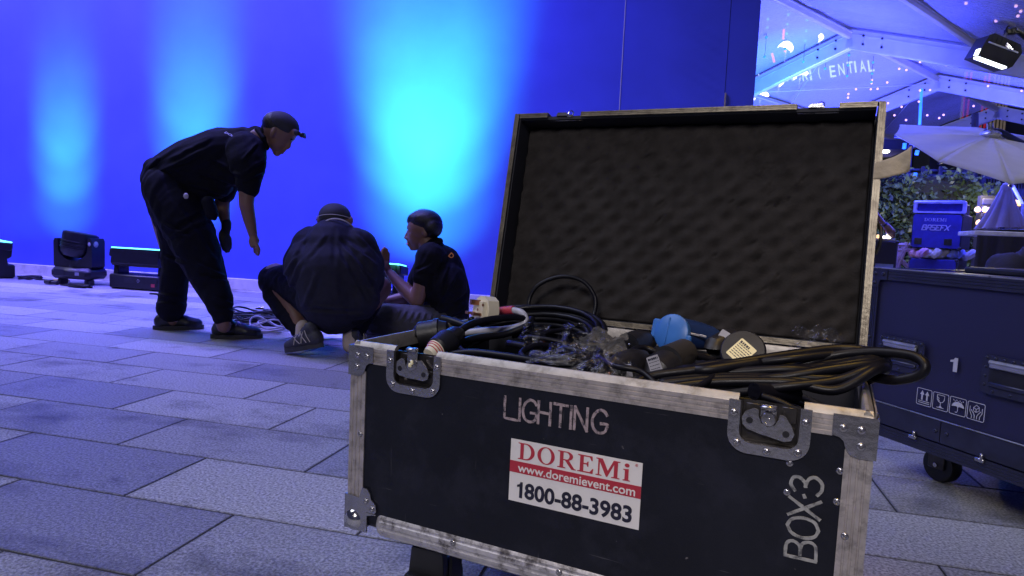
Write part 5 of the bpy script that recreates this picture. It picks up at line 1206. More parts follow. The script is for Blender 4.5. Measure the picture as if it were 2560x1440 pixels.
# ---------------- the sitting man
f = Fig('young man in black polo and grey trousers sitting cross-legged on the paving, hand raised', 4.05, 1060)
N, FAR = -.15, .15
mb = MB()
f.ell(mb, (1060, 567, 0), 41, 40, 34, -12); f.ell(mb, (1044, 586, 0), 25, 33, 27, 6); f.cap(mb, (1054, 600, 0), (1038, 617, 0), 16, 10); f.cap(mb, (1036, 608, 0), (1031, 619, 0), 11, 8)
f.cap(mb, (1023, 576, 0), (1014, 594, 0), 4.6, 4.6); f.cap(mb, (1018, 596, -.014), (1018, 596, .014), 4.2, 4.2); f.cap(mb, (1026, 568, -.03), (1026, 568, .03), 9, 9); f.cap(mb, (1021, 605.5, -.016), (1021, 605.5, .016), 3.8, 3.8); f.cap(mb, (1022, 612.5, -.014), (1022, 612.5, .014), 4, 4)
f.ell(mb, (1062, 580, N * .52), 7, 13, 4, -10); f.ell(mb, (1062, 580, FAR * .52), 7, 13, 4, -10)
f.chain(mb, [(1064, 595, 0, 24), (1078, 625, 0, 26), (1105, 690, 0, 50), (1118, 770, 0, 52), (1115, 800, 0, 55)])
f.chain(mb, [(1075, 645, N, 25), (1058, 700, N - .03, 21), (1042, 752, N - .04, 18), (1010, 722, N - .02, 16), (975, 683, N, 11)])
f.hand(mb, (971, 678, N), (964, 662, N), [((958, 650, N - .012), (955, 636, N - .015), (957, 624, N - .012)), ((961, 649, N), (959, 634, N), (961, 620, N + .003)), ((965, 650, N + .012), (965, 636, N + .014), (967, 624, N + .016)), ((969, 653, N + .022), (970, 642, N + .026), (971, 633, N + .03))], ((958, 668, N - .03), (950, 658, N - .04)))
f.chain(mb, [(1070, 650, FAR, 25), (1030, 720, FAR + .02, 20), (1010, 745, FAR, 17), (965, 752, FAR - .04, 11)])
f.hand(mb, (960, 753, FAR - .05), (948, 756, FAR - .06), [((938, 756, FAR - .07), (928, 760, FAR - .075), (922, 766, FAR - .07)), ((938, 759, FAR - .06), (929, 764, FAR - .06), (923, 770, FAR - .055)), ((939, 762, FAR - .045), (931, 767, FAR - .045), (926, 772, FAR - .04)), ((941, 764, FAR - .03), (935, 769, FAR - .03), (931, 773, FAR - .03))], ((950, 764, FAR - .09), (941, 771, FAR - .1)))
f.add('body', mb, 'skin', .0055, 4)
mb = MB()
f.chain(mb, [(1082, 622, 0, 30), (1100, 668, 0, 58), (1112, 730, 0, 62), (1115, 790, 0, 58)])
f.cap(mb, (1078, 645, N * .9), (1078, 645, FAR * .9), 38, 38); f.cap(mb, (1108, 712, -.08), (1108, 712, .08), 60, 60); f.cap(mb, (1118, 775, -.06), (1118, 775, .08), 54, 54)
f.chain(mb, [(1078, 642, N, 36), (1066, 672, N - .02, 31), (1059, 694, N - .03, 27)]); f.chain(mb, [(1074, 648, FAR, 34), (1045, 700, FAR + .02, 28)])
ps = f.add('polo_shirt', mb, 'shirt', .006, 9, .007, 13, (.4, .3, .9))
folds(ps, [(1100, 650, 1085, 700, 4, .009), (1120, 660, 1095, 740, 5, .010), (1140, 690, 1090, 770, 5, .009), (1160, 730, 1090, 790, 5, .009), (1165, 765, 1120, 795, 4, .009), (1060, 690, 1086, 694, 3, .008), (1045, 680, 1080, 660, 4, .008)])
mb = MB(); f.chain(mb, [(1098, 604, -.035, 9), (1080, 614, -.07, 8), (1058, 628, -.05, 7)]); f.chain(mb, [(1098, 604, .035, 9), (1080, 614, .07, 8), (1058, 628, .05, 7)]); f.cap(mb, (1099, 603, -.035), (1099, 603, .035), 9, 9); f.add('collar', mb, 'shirt', .005, 3)
mb = MB()
f.chain(mb, [(1120, 812, -.08, 48), (1040, 806, -.22, 42), (942, 795, -.28, 36)]); f.chain(mb, [(942, 800, -.28, 33), (1000, 832, -.24, 26), (1050, 842, -.12, 22)])
f.chain(mb, [(1120, 812, .08, 48), (1030, 790, .24, 42), (960, 780, .30, 36)]); f.chain(mb, [(960, 785, .30, 32), (940, 825, .05, 24), (925, 838, -.08, 20)]); f.cap(mb, (1120, 808, -.06), (1120, 808, .06), 50, 50)
tr = f.add('trousers', mb, 'trouser_g', .0065, 8, .007, 15, (.3, .6, .8))
folds(tr, [(1000 + 16 * q, 776 + 2 * q, 985 + 18 * q, 800, 3, .008) for q in range(6)] + [(940, 765, 930, 800, 4, .008)])
mb = MB(); f.ell(mb, (1065, 556, 0), 42, 32, 37, 12); f.ell(mb, (1080, 569, 0), 27, 29, 39, 20); f.ell(mb, (1066, 553, 0), 40, 30, 40, 12); f.ell(mb, (1040, 545, 0), 25, 15, 29, -25); f.cap(mb, (1064, 562, -.062), (1066, 574, -.07), 7, 5); f.cap(mb, (1064, 562, .062), (1066, 574, .07), 7, 5); f.add('hair', mb, 'hair', .005, 3, .003, 16, (1, 1, .4))
mb = MB(); f.ell(mb, (1026, 578, -.048), 3, 2.2, 2.4); f.ell(mb, (1026, 578, .048), 3, 2.2, 2.4); f.solid('eye', mb, 'eye')
mb = MB(); f.chain(mb, [(1020, 571, -.045, 2.4), (1030, 569, -.055, 2.4)]); f.solid('eyebrow', mb, 'hair')
mb = MB(); f.chain(mb, [(1016, 609.8, -.02, 1.6), (1020, 609.8, -.03, 1.4)]); f.solid('mouth', mb, 'redtape')
shoe(f, gnd(900, 842), gnd(985, 850), f.p(935, 826, -.1), 'shoe', laces=False)
letters('back_lettering', text_mesh('D', .02), M['orange'], None, frame(f.p(1120, 640, -.19), RIGHT * .75 - UP * .66, UP * .7 + RIGHT * .6), .028, .03); inv_parent([o for o in bpy.data.objects if o.name.startswith('back_lettering')][-1], f.root)

# ---------------- things on the paving by the crew
def heap(name, label, c, rx, ry, n, r, seed, m):
    rnd = random.Random(seed); P = []
    for k in range(n):
        ox, oy, q = rnd.uniform(-.05, .05), rnd.uniform(-.04, .04), rnd.uniform(.55, 1.1); ph = rnd.random() * 6; el = rnd.uniform(.7, 1.2)
        for j in range(14):
            a = ph + 2 * math.pi * j / 14; P.append((c.x + ox + rx * q * math.cos(a), c.y + oy + ry * q * el * math.sin(a), r + .07 * (k / n) * (1 + .5 * math.sin(a * 2 + k)) + rnd.uniform(0, .006)))
    mb = MB(); mb.tube(smooth_path(P, 3), r, 6); return tag(obj(name, mb, M[m], None, True), label, 'cable')
c_ = gnd(662, 812); heap('cable_coil', 'loose heap of coiled cables on the paving between bending and squatting men', c_, .22, .17, 15, .0065, 3, 'rubber')
heap('cable_coil', 'few pale leads in a tangle at the toe of the bending man', gnd(672, 830), .16, .06, 4, .006, 4, 'greycable')
for k, (x, y, rz) in enumerate(((650, 800, .4), (668, 806, .9), (690, 795, .2), (640, 815, 1.2))):
    g_ = gnd(x, y); d_ = Vector((math.cos(rz), math.sin(rz), 0)) * .03; mb = MB(); mb.tube([g_ + Vector((0, 0, .085)) - d_, g_ + Vector((0, 0, .085)) + d_], .011, 10)
    tag(obj('cable_connector', mb, M['steel']), ['metal cable plug at the top of the heap between the men', 'metal cable plug in the middle of the heap between the men', 'metal cable plug on the far side of the heap', 'metal cable plug on the near side of the heap'][k], 'connector', 'metal plugs on the cable heap')
P = [gnd(720, 832), gnd(848, 822), gnd(905, 832), gnd(900, 845), gnd(745, 852)]
mb = MB(); mb.prism([(p.x, p.y) for p in P], .002, .005); tag(obj('paper_sheet', mb, M['paper']), 'white sheet of paper on the paving under the squatting man', 'paper')
mb = MB(); a, b_ = at(790, 800, 3.72), at(850, 815, 3.72); mb.tube([a, b_], .010, 8); mb.tube([at(790, 800, 3.72), at(770, 790, 3.74)], .02, 10)
tag(obj('hand_tool', mb, M['rubber']), 'dark hand tool held low in front of the squatting man', 'tool')
P = [gnd(912, 815), gnd(925, 800), gnd(950, 812)]

# ================================================================== BEHIND THE CASES: TENT
r_ = Vector((.575, .818, 0)).normalized(); w_ = Vector((-r_.y, r_.x, 0)); Zr = Vector((0, 0, 1))
P0 = Vector((1.96, 10.2, 3.6)); S_ = 3.31; SL = .33; HW = 3.7
def tpnt(k, s, dz=0): return P0 + r_ * (S_ * k) + w_ * s + Zr * (-SL * abs(s) + dz)
tent = thing('marquee', 'clear-roofed marquee with blue lit white frames, behind the cases', 'tent', tpnt(0, 0) - Zr * 3.6)
bpy.context.view_layer.update()
def part(name, mb, m, parent, smooth=40): return inv_parent(obj(name, mb, M[m], None, smooth), parent)
def beam(a, b_, wd, ht):   # box beam hanging below the line a-b
    d = (b_ - a); Ln = d.length; T = frame(a, d, r_ if abs(d.normalized().dot(r_)) < .5 else w_); z = T.to_3x3() @ Vector((0, 0, 1)); sg = -1 if z.z > 0 else 1
    mb = MB(); mb.rbox((Ln / 2, 0, sg * ht / 2), (Ln, wd, ht), .012, T); mb.box((Ln / 2, wd * .5 + .004, sg * ht * .25), (Ln, .008, .012), T); mb.box((Ln / 2, wd * -.5 - .004, sg * ht * .25), (Ln, .008, .012), T); return mb
for k in range(0, 3):
    for s in (1, -1): part('rafter', beam(tpnt(k, 0), tpnt(k, s * HW), .10, .24), 'beam', tent)
    for s in (1, -1):
        mb = MB(); c_ = tpnt(k, s * HW); mb.rbox((c_.x, c_.y, c_.z / 2 - .1), (.12, .12, c_.z - .2), .01); part('post', mb, 'beam', tent)
    for s in (1, -1):
        mb = MB()
        for (t, q) in ((.18, .06), (.18, .17), (.42, .06), (.42, .17)):
            c_ = tpnt(k, s * t, -q); mb.cyl(c_ - r_ * .062, c_ - r_ * .05, .016, n=8)
        part('bolt', mb, 'steel_dark', tent)
for s in (0, 1.63, -1.63, 2.75, -2.75, 3.68, -3.68):
    for k in range(-1, 2): part('purlin', beam(tpnt(k, s, -.03) + r_ * .06, tpnt(k + 1, s, -.03) - r_ * .06, .065, .06 if s else .10), 'beam_under' if s in (0, 1.63, 3.68) or s == -1.63 else 'beam', tent)
for k in range(-1, 2):
    for s in (1, -1):
        def f(u, v, k=k, s=s):
            a = .0 + HW * v; sag = -.10 * math.sin(math.pi * u) * (.4 + .6 * math.sin(math.pi * v)); rip = .012 * noise.noise(Vector((u * 9, v * 1.5, k * 3 + s)))
            return tpnt(k + u, s * a, .035 + sag * .5 + rip)
        mb = MB(); mb.grid(f, 24, 12); part('roof_skin', mb, 'roof', tent, True)
for (a, b_) in ((tpnt(1, .25, -.1), tpnt(2, 2.6, -.1)), (tpnt(0, .3, -.1), tpnt(1, 3.2, -.1)), (tpnt(-1, .3, -.1), tpnt(0, 3.2, -.1)), (tpnt(0, 1.63, -.1), tpnt(1, 0.1, -.1))):
    mb = MB(); mb.tube([a, b_], .007, 5); part('bracing_wire', mb, 'beam', tent)

# blue drop strings and warm fairy lights under the roof
def light_string(label, pts, r, mkey, wire=True, grp='strings of small lights'):
    t = thing('light_string', label, 'string lights', pts[0], 0, grp); bpy.context.view_layer.update()
    if wire and len(pts) > 1:
        mb = MB(); mb.tube(pts, .003, 4); part('wire', mb, 'rubber', t)
    mb = MB(); mb.ball((0, 0, 0), r, 8, 6); src = mb.mesh('bulb', True); src.materials.append(M[mkey])
    for p in pts:
        o = bpy.data.objects.new('bulb', src); COL.objects.link(o); o.parent = t; o.location = p - Vector(pts[0])
DS = [(1920, [48, 69, 93, 142]), (1971, [36, 60, 84, 122]), (2018, [50, 77, 102, 154]), (2072, [67, 121, 145, 171]), (2125, [110, 138, 163, 190]), (2185, [130, 156, 184, 205])]
nm = ['first', 'second', 'third', 'fourth', 'fifth', 'sixth']
for i, (x, ys) in enumerate(DS):
    light_string('string of tiny blue lights hanging in the marquee, %s from the backdrop edge' % nm[i], [at(x - (y - ys[0]) * .09, y, 9.6 + .35 * i) for y in ys], .019, 'bulb_b')
WS = [([(2121, 235), (2120, 244), (2140, 223), (2177, 223), (2179, 208), (2180, 200)], 'short warm fairy lights just above the raised lid, at its right'),
      ([(2194, 222), (2218, 206), (2248, 172), (2266, 175), (2300, 155), (2351, 157), (2366, 163)], 'warm fairy lights sloping up under the middle marquee frame'),
      ([(2220, 258), (2236, 288), (2254, 267), (2297, 254), (2300, 226), (2325, 225)], 'warm fairy lights in the last bay of the marquee'),
      ([(2265, 300), (2318, 288), (2348, 295), (2359, 287), (2434, 265), (2470, 215), (2554, 227)], 'warm fairy lights along the last marquee frame'),
      ([(2415, 8), (2445, 10), (2490, 52), (2540, 15), (2552, 28), (2545, 40)], 'warm lights high up at the right corner')]
for (ps, lb) in WS: light_string(lb, [at(x, y, 11.5 + .1 * j) for j, (x, y) in enumerate(ps)], .016 if lb[:4] != 'warm' or 'high' not in lb else .024, 'bulb_p', False)
light_string('yellow garden lights glowing behind the folded parasol', [at(x, y, 9.0) for x, y in ((2444, 524), (2463, 524), (2472, 526), (2481, 537), (2447, 557), (2461, 551), (2490, 523), (2538, 507), (2548, 508))], .034, 'bulb_w', False)

# floodlight hung from the roof
c_ = at(2480, 132, 7.6)
fl = thing('flood_light', 'black floodlight with a lit front hanging from the marquee roof', 'floodlight', c_); bpy.context.view_layer.update()
Tf = frame(c_, RIGHT * .93 - UP * .34, UP * .93 + RIGHT * .34) @ Matrix.Rotation(R(9), 4, 'X') @ Matrix.Scale(.74, 4)
k_ = mpp(7.6, 2480)
mb = MB(); mb.prism([(-.24, -.15), (.19, -.17), (.23, -.13), (.27, .06), (.21, .15), (-.15, .17), (-.20, .13)], -.12, .16, Tf); part('housing', mb, 'flood', fl)
mb = MB(); mb.rbox((-.03, -.164, .12), (.40, .026, .09), .006, Tf); mb.rbox((-.235, -.10, .12), (.014, .09, .09), .005, Tf); part('lit_glass', mb, 'floodlit', fl)
mb = MB(); mb.rbox((.02, .045, .165), (.40, .02, .012), .004, Tf); part('bracket', mb, 'beam', fl)
mb = MB(); 
for q in range(6): mb.rbox((-.15 + q * .06, .10, .165), (.008, .09, .012), .002, Tf)
part('cooling_fin', mb, 'flood', fl)
top = at(2525, 72, 7.62)
mb = MB(); mb.tube([Tf @ Vector((.13, .05, .17)), at(2508, 100, 7.5), at(2516, 84, 7.55)], .012, 8); mb.tube([Tf @ Vector((.09, .05, .17)), at(2500, 100, 7.5), at(2508, 86, 7.55)], .008, 8); part('hanger', mb, 'clampsteel', fl)
mb = MB(); mb.rbox((0, 0, 0), (.10, .06, .05), .012, frame(at(2525, 80, 7.6), RIGHT, UP)); part('clamp', mb, 'flood', fl)
mb = MB(); mb.tube(smooth_path([at(x, y, 7.55) for x, y in ((2516, 84), (2518, 68), (2532, 62), (2541, 70), (2536, 80), (2548, 82))], 5), .007, 6); part('safety_cable', mb, 'rubber', fl)
mb = MB(); mb.cyl(at(2440, 0, 7.72), at(2640, 150, 7.72), .028, n=10); tag(obj('lighting_pipe', mb, M['flood']), 'dark round pipe the floodlight is clamped to, crossing the upper right corner', 'pipe')

# ================================================================== HOTEL FACADE, SIGN, LAMPS BEYOND THE ROOF
bd = thing('hotel_building', 'dark tall building with lettered front, far behind the marquee', 'building', (6, 21, 0)); bpy.context.view_layer.update()
mb = MB(); mb.box((4, 22, 8), (34, 4, 16)); part('facade', mb, 'bld', bd, False)
for i in range(9):
    mb = MB(); mb.box((-9 + i * 3.4, 19.97, 8), (.25, .06, 16)); part('pilaster', mb, 'fencemetal', bd, False)
sg = thing('hotel_sign', 'pale lit letters in a row seen through the clear marquee roof', 'sign', at(2040, 195, 19.4)); bpy.context.view_layer.update()
for ch, x, y in (('N', 1899, 214), ('A', 1921, 213), ('V', 1954, 207), ('A', 1968, 204), ('R', 2007, 203), ('I', 2026, 201), ('(', 2048, 198), ('E', 2076, 194), ('N', 2098, 189), ('T', 2120, 184), ('I', 2138, 182), ('A', 2151, 181), ('L', 2172, 180)):
    a = at(x, y, 19.4); kk = mpp(19.4, x)
    T_ = frame(a, RIGHT + UP * .14, UP)
    o = letters('letter', text_mesh(ch, .015, .02), M['sign'], None, T_, kk * (15 if ch not in 'I(' else 4.5), kk * 29); 
    inv_parent(o, sg)
for i, (x, y, an, s_, lb) in enumerate(((1965, 117, 20, 1.0, 'white crescent lamp highest at the left of the clear roof'), (1948, 200, 75, .95, 'round white lamp glowing in front of the sign letters'), (2001, 187, -20, .95, 'white crescent lamp tilted right among the sign letters'), (1901, 240, -15, 1.05, 'white crescent lamp lowest beside the backdrop edge'), (2051, 95, 90, .45, 'small white lamp on its own under the first frame'))):
    c_ = at(x, y, 13.5); kk = mpp(13.5, x) * s_
    T_ = frame(c_, RIGHT * math.cos(R(an)) - UP * math.sin(R(an)), UP * math.cos(R(an)) + RIGHT * math.sin(R(an)))
    t = thing('pendant_lamp', lb, 'lamp', c_, 0, 'white lamps with pink stems behind the marquee'); bpy.context.view_layer.update()
    mb = MB(); mb.prism(arc(0, -6 * kk, 17 * kk, 17 * kk, 0, 180, 14) + arc(0, -6 * kk, 17 * kk, 7 * kk, 180, 0, 10)[1:-1], -.06, .06, T_); part('shade', mb, 'cresc', t)
    mb = MB(); mb.tube([c_ - UP * 8 * kk, c_ - UP * 36 * kk - RIGHT * 4 * kk], .012, 6); part('stem', mb, 'beam', t)
for (x0, y0, x1, y1, lb) in ((1960, 73, 1958, 98, 'pink neon stick above the highest crescent lamp'), (1930, 133, 1936, 156, 'pink neon stick at the left, across the cyan frame'), (1936, 196, 1936, 216, 'pink neon stick beside the round white lamp'), (1950, 258, 1945, 270, 'pink neon stick just above the raised lid'), (1964, 122, 1962, 130, 'short pink neon stick under the crescent lamp')):
    mb = MB(); mb.tube([at(x0, y0, 13.4), at(x1, y1, 13.4)], .02, 7); tag(obj('neon_stick', mb, M['pinkneon'], None, True), lb, 'neon light', 'pink neon sticks')
b2 = thing('striped_building', 'dark building wall with thin warm and red vertical fins, behind the parasol', 'building', (8, 17.5, 0)); bpy.context.view_layer.update()
mb = MB(); mb.box((10.4, 18.4, 3.4), (10.2, 1.2, 6.8)); part('wall', mb, 'bld', b2, False)
for (x, y0, y1, m) in ((2406, 240, 372, 'fin_w'), (2413, 240, 310, 'fin_r'), (2424, 240, 318, 'fin_r'), (2459, 250, 322, 'fin_r'), (2457, 300, 330, 'fin_w'), (2470, 240, 320, 'fin_r'), (2480, 240, 400, 'fin_w'), (2489, 240, 400, 'fin_w'), (2498, 240, 400, 'fin_w'), (2507, 240, 400, 'fin_w'), (2515, 240, 400, 'fin_w')):
    a, b_ = at(x, y0 - 60, 17.75), at(x - 4, y1, 17.75); mb = MB(); mb.rbox(((a.x + b_.x) / 2, 17.75, (a.z + b_.z) / 2), (.028, .06, a.z - b_.z), .004); part('fin', mb, m, b2, False)
kz = thing('lit_kiosk', 'low roofed kiosk with a glowing yellow soffit beside the lid', 'kiosk', at(2215, 400, 14)); bpy.context.view_layer.update()
a, b_ = at(2150, 372, 14), at(2262, 392, 14); mb = MB(); mb.box(((a.x + b_.x) / 2, 14.6, a.z + .06), (b_.x - a.x, 1.6, .18)); part('roof', mb, 'bld', kz, False)
a, b_ = at(2150, 400, 14.9), at(2246, 424, 14.9); mb = MB(); mb.box(((a.x + b_.x) / 2, 15, (a.z + b_.z) / 2), (b_.x - a.x, .1, a.z - b_.z)); part('lit_wall', mb, 'soffit', kz, False)
mb = MB(); mb.box(((a.x + b_.x) / 2, 15.1, b_.z / 2), (b_.x - a.x, .2, b_.z)); part('wall', mb, 'bld', kz, False)
a = at(2213, 378, 13.9); mb = MB(); mb.ball((a.x, a.y, a.z), (.08, .05, .04), 12, 7); part('ceiling_lamp', mb, 'cresc', kz, True)
def led(label, x0, y0, x1, y1, Y, r, m='tube_b'):
    mb = MB(); mb.tube([at(x0, y0, Y), at(x1, y1, Y)], r, 8); tag(obj('led_tube', mb, M[m], None, True), label, 'led tube', 'blue led tubes')
led('long blue led tube above the open parasol', 2304, 222, 2299, 312, 12.5, .022)
led('bright short blue led tube under the edge of the open parasol', 2294, 376, 2291, 387, 12, .028, 'bulb_b')
led('bright blue led tube hanging in front of the railing', 2288, 432, 2285, 459, 11.6, .03, 'bulb_b')
led('dim blue led tube near the kiosk roof', 2262, 358, 2260, 372, 12.5, .028)
led('small blue led tube low beside the tape flag', 2261, 446, 2260, 453, 11.6, .02, 'bulb_b')
mb = MB(); mb.tube([at(2276, 362, 12.6), at(2268, 470, 12.6)], .04, 8); tag(obj('slim_column', mb, M['umbframe']), 'slim dark blue column standing left of the parasol edge', 'column')
mb = MB(); mb.tube([at(2438, 284, 11.2), at(2431, 620, 11.2)], .045, 10); tag(obj('grey_mast', mb, M['fencemetal']), 'plain grey mast rising behind the open parasol', 'mast')

# ================================================================== PARASOLS
um = thing('open_parasol', 'big open cream cantilever parasol tilted toward us', 'parasol', at(2475, 350, 8.2)); bpy.context.view_layer.update()
hub = at(2476, 342, 8.2)
rim = [at(2236, 338, 8.0), at(2346, 405, 7.0), at(2527, 461, 6.6), at(2700, 452, 6.9), at(2760, 420, 8.2), at(2640, 352, 9.6), at(2440, 318, 10.0), at(2249, 312, 9.2)]
for i in range(8):
    a, b_ = rim[i], rim[(i + 1) % 8]
    def f(u, v, a=a, b_=b_):
        e = a.lerp(b_, u) + (hub - (a + b_) / 2) * (.018 * 4 * u * (1 - u)); p = hub.lerp(e, v); return p - Zr * (.035 * math.sin(math.pi * v) * 4 * u * (1 - u)) + Zr * (.03 * math.sin(math.pi * v))
    mb = MB(); mb.grid(f, 10, 10); o = part('canvas_panel', mb, 'umb', um, True); m_ = o.modifiers.new('thick', 'SOLIDIFY'); m_.thickness = .004
    mb = MB(); mb.tube([hub - Zr * .05, hub.lerp(a, .5) - Zr * .02, a - Zr * .015], .012, 6); part('rib', mb, 'umbframe', um)
mb = MB(); mb.ball(hub + Zr * .02, (.10, .10, .05), 12, 8); mb.tube([hub, hub + Zr * .14 - RIGHT * .02], .03, 10); mb.tube([hub + RIGHT * .07, hub + RIGHT * .12 - UP * .04], .035, 8); part('hub', mb, 'clampsteel', um)
mb = MB(); mb.tube([hub + Zr * .10, at(2466, 326, 8.2), at(2500, 330, 8.25), at(2620, 392, 8.4), at(2760, 470, 8.6)], .034, 10); part('arm', mb, 'umbframe', um)
mb = MB(); mb.tube([at(2760, 470, 8.6), at(2750, 720, 8.6)], .05, 10); part('pole', mb, 'umbframe', um)
mb = MB(); g_ = at(2750, 720, 8.6); mb.box((g_.x, g_.y, .05), (.9, .9, .1)); part('base', mb, 'boxside', um)
fu = thing('folded_parasol', 'closed beige parasol hanging in folds behind the white-edged table', 'parasol', at(2503, 640, 7.6)); bpy.context.view_layer.update()
t0, t1 = at(2517, 458, 7.6), at(2500, 572, 7.6)
def f(u, v):
    a = 2 * math.pi * u; rr_ = (.03 + .135 * v ** 1.1) * (1 + .42 * abs(math.sin(a * 4.5 + 1.2 * v)) * (.3 + .7 * v)); c_ = t0.lerp(t1, v)
    return c_ + RIGHT * (rr_ * math.cos(a)) + FWD * (rr_ * .8 * math.sin(a))
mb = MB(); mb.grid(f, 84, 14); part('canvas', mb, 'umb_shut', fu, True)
mb = MB(); mb.tube([at(2519, 448, 7.6), at(2492, 700, 7.6)], .02, 8); part('pole', mb, 'umbframe', fu)
mb = MB(); mb.tube([at(2516, 462, 7.6) + RIGHT * .03, at(2512, 470, 7.55)], .04, 10); part('top_cap', mb, 'umb_shut', fu)
mb = MB(); mb.tube([at(2530, 462, 8.0), at(2557, 512, 8.0), at(2552, 640, 8.0)], .016, 8); tag(obj('bent_pole', mb, M['greycable']), 'thin pale bent pole right of the folded parasol', 'pole')

# ================================================================== HEDGE, RAILING, LOUVRED WALL
hg = thing('hedge', 'dark green leafy hedge behind the box stack', 'hedge', (3.2, 10, 0)); bpy.context.view_layer.update()
ha, hb = at(2050, 520, 10.2), at(2452, 560, 10.4)
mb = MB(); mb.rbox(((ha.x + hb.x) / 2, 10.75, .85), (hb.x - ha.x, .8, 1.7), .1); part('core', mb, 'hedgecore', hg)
rnd = random.Random(9); mb = MB()
for i in range(6500):
    x = rnd.uniform(ha.x - .1, hb.x + .12); z = rnd.random() ** .8 * 2.1; y = 10.34 + .12 * noise.noise(Vector((x * 1.7, z * 2.0, 3))) * 2 + rnd.uniform(-.08, .1)
    if z > 1.74 + .16 * noise.noise(Vector((x * 2.5, 1, 0))) * 2 + rnd.uniform(-.05, .1): continue
    l = rnd.uniform(.05, .12); d = Vector((rnd.uniform(-1, 1), rnd.uniform(-1, .1), rnd.uniform(-1.2, .5))).normalized(); s_ = d.cross(Vector((rnd.random() - .5, rnd.random() - .5, rnd.random() - .5))).normalized() * l * .26; c_ = Vector((x, y, z))
    o_ = len(mb.v); mb.v += [c_, c_ + d * l * .5 + s_, c_ + d * l, c_ + d * l * .5 - s_]; mb.f.append((o_, o_ + 1, o_ + 2, o_ + 3))
fo = part('foliage', mb, 'leaf', hg, False); fo['kind'] = 'stuff'
rl = thing('railing', 'grey metal railing on the terrace above the hedge', 'railing', at(2360, 440, 12.2)); bpy.context.view_layer.update()
for y in (421, 432): mb = MB(); mb.tube([at(2240, y, 12.2), at(2640, y + 20, 12.4)], .018, 6); part('rail', mb, 'fencemetal', rl)
for x in (2308, 2352, 2397, 2416, 2460): a = at(x, 420, 12.2); mb = MB(); mb.rbox((a.x, a.y, a.z - .35), (.05 if x != 2416 else .11, .05, .75), .006); part('post', mb, 'fencemetal', rl)
for i in range(46):
    a = at(2262 + i * 7, 433 + i * .35, 12.22); mb = MB(); mb.box((a.x, a.y, a.z - .14), (.010, .010, .28)); part('baluster', mb, 'fencemetal', rl, False)
a, b_ = at(2230, 462, 12.3), at(2650, 470, 12.3); mb = MB(); mb.box(((a.x + b_.x) / 2, 13.4, a.z / 2), (b_.x - a.x, 2, a.z)); tag(obj('terrace_wall', mb, M['bld'], None, False), 'dark raised terrace under the railing', 'terrace')
lw = thing('louvred_wall', 'dark blue wall of horizontal slats behind the folded parasol', 'wall', at(2500, 600, 9.3)); bpy.context.view_layer.update()
for i in range(16):
    a, b_ = at(2440, 700, 9.35), at(2680, 700, 9.35); mb = MB(); mb.rbox(((a.x + b_.x) / 2, 9.4, .05 + i * .085), (b_.x - a.x, .03, .07), .006); part('slat', mb, 'tabledark', lw)
mb = MB(); mb.box(((a.x + b_.x) / 2, 9.5, .7), (b_.x - a.x, .1, 1.4)); part('backing', mb, 'boxside', lw, False)

# ================================================================== BOX STACK, TABLES, LATTICE
def boxy(name, label, px0, px1, pyt, pyb, Y, dep, rz, m, side, z0=None, group=None):
    a, b_ = at(px0, pyt, Y), at(px1, pyt, Y); zt = a.z; zb = at(px0, pyb, Y).z if z0 is None else z0
    W_ = (b_.x - a.x); t = thing(name, label, 'case', ((a.x + b_.x) / 2, Y, zb), rz, group)
    mb = MB(); mb.rbox((0, dep / 2, (zt - zb) / 2), (W_, dep, zt - zb), .012); bdy = obj('body', mb, M[side], t)
    mb = MB(); mb.rbox((0, -.004, (zt - zb) / 2), (W_ - .02, .012, zt - zb - .02), .004); obj('front_panel', mb, M[m], t)
    for (sx, sz) in ((-1, 0), (1, 0), (-1, 1), (1, 1)):
        mb = MB(); mb.ball((sx * (W_ / 2 - .012), .004, .014 + sz * (zt - zb - .028)), .02, 8, 6); obj('ball_corner', mb, M['steel_dark'], t)
    return t, W_, zt - zb
SQ = {'B': [(0, 0), (0, 1), (.8, 1), (.8, .55), (0, .55), (.85, .55), (.85, 0), (0, 0)], 'A': [(0, 0), (.15, 1), (.85, 1), (.85, 0), (.85, .45), (.1, .45)], 'S': [(.85, 1), (0, 1), (0, .52), (.85, .52), (.85, 0), (0, 0)], 'E': [(.85, 1), (.05, 1), (.05, .5), (.7, .5), (.05, .5), (.05, 0), (.85, 0)], 'F': [(.85, 1), (.05, 1), (.05, .5), (.7, .5), (.05, .5), (.05, 0)]}
def basefx(t, x, z, w_, h_):
    pol = []; u = w_ / 6.3
    for i, ch in enumerate('BASEF'): pol.append([((i * 1.08 + p[0]) * u + .25 * h_ * p[1], p[1] * h_) for p in SQ[ch]])
    i = 5; pol.append([((i * 1.08) * u, 0), ((i * 1.08 + .9) * u + .25 * h_, h_)]); pol.append([((i * 1.08) * u + .2 * h_, h_), ((i * 1.08 + .9) * u, 0)])
    pol = [[(P[j][0] + (P[j + 1][0] - P[j][0]) * q / 3, P[j][1] + (P[j + 1][1] - P[j][1]) * q / 3) for j in range(len(P) - 1) for q in range(3)] + [P[-1]] for P in pol]
    obj('brand_lettering', ribbon_mb(pol, h_ * .21, frame((x, -.011, z), (1, 0, 0), (0, 0, 1)), .002), M['amp'], t, False)
RZ = R(-27)
lo, W_, H_ = boxy('road_case', 'lower blue-lit road case of the stack, only its upper part in view', 2274, 2392, 643, 760, 8.0, .62, RZ, 'bluelit_front', 'boxside', 0.02, 'blue road cases of the stack')
basefx(lo, -.10, H_ - .235, .26, .055)
up, W_, H_ = boxy('road_case', 'upper blue-lit road case printed DOREMi, with two black corner plates', 2284, 2407, 531, 620, 8.0, .60, RZ, 'bluelit_front', 'boxside', None, 'blue road cases of the stack')
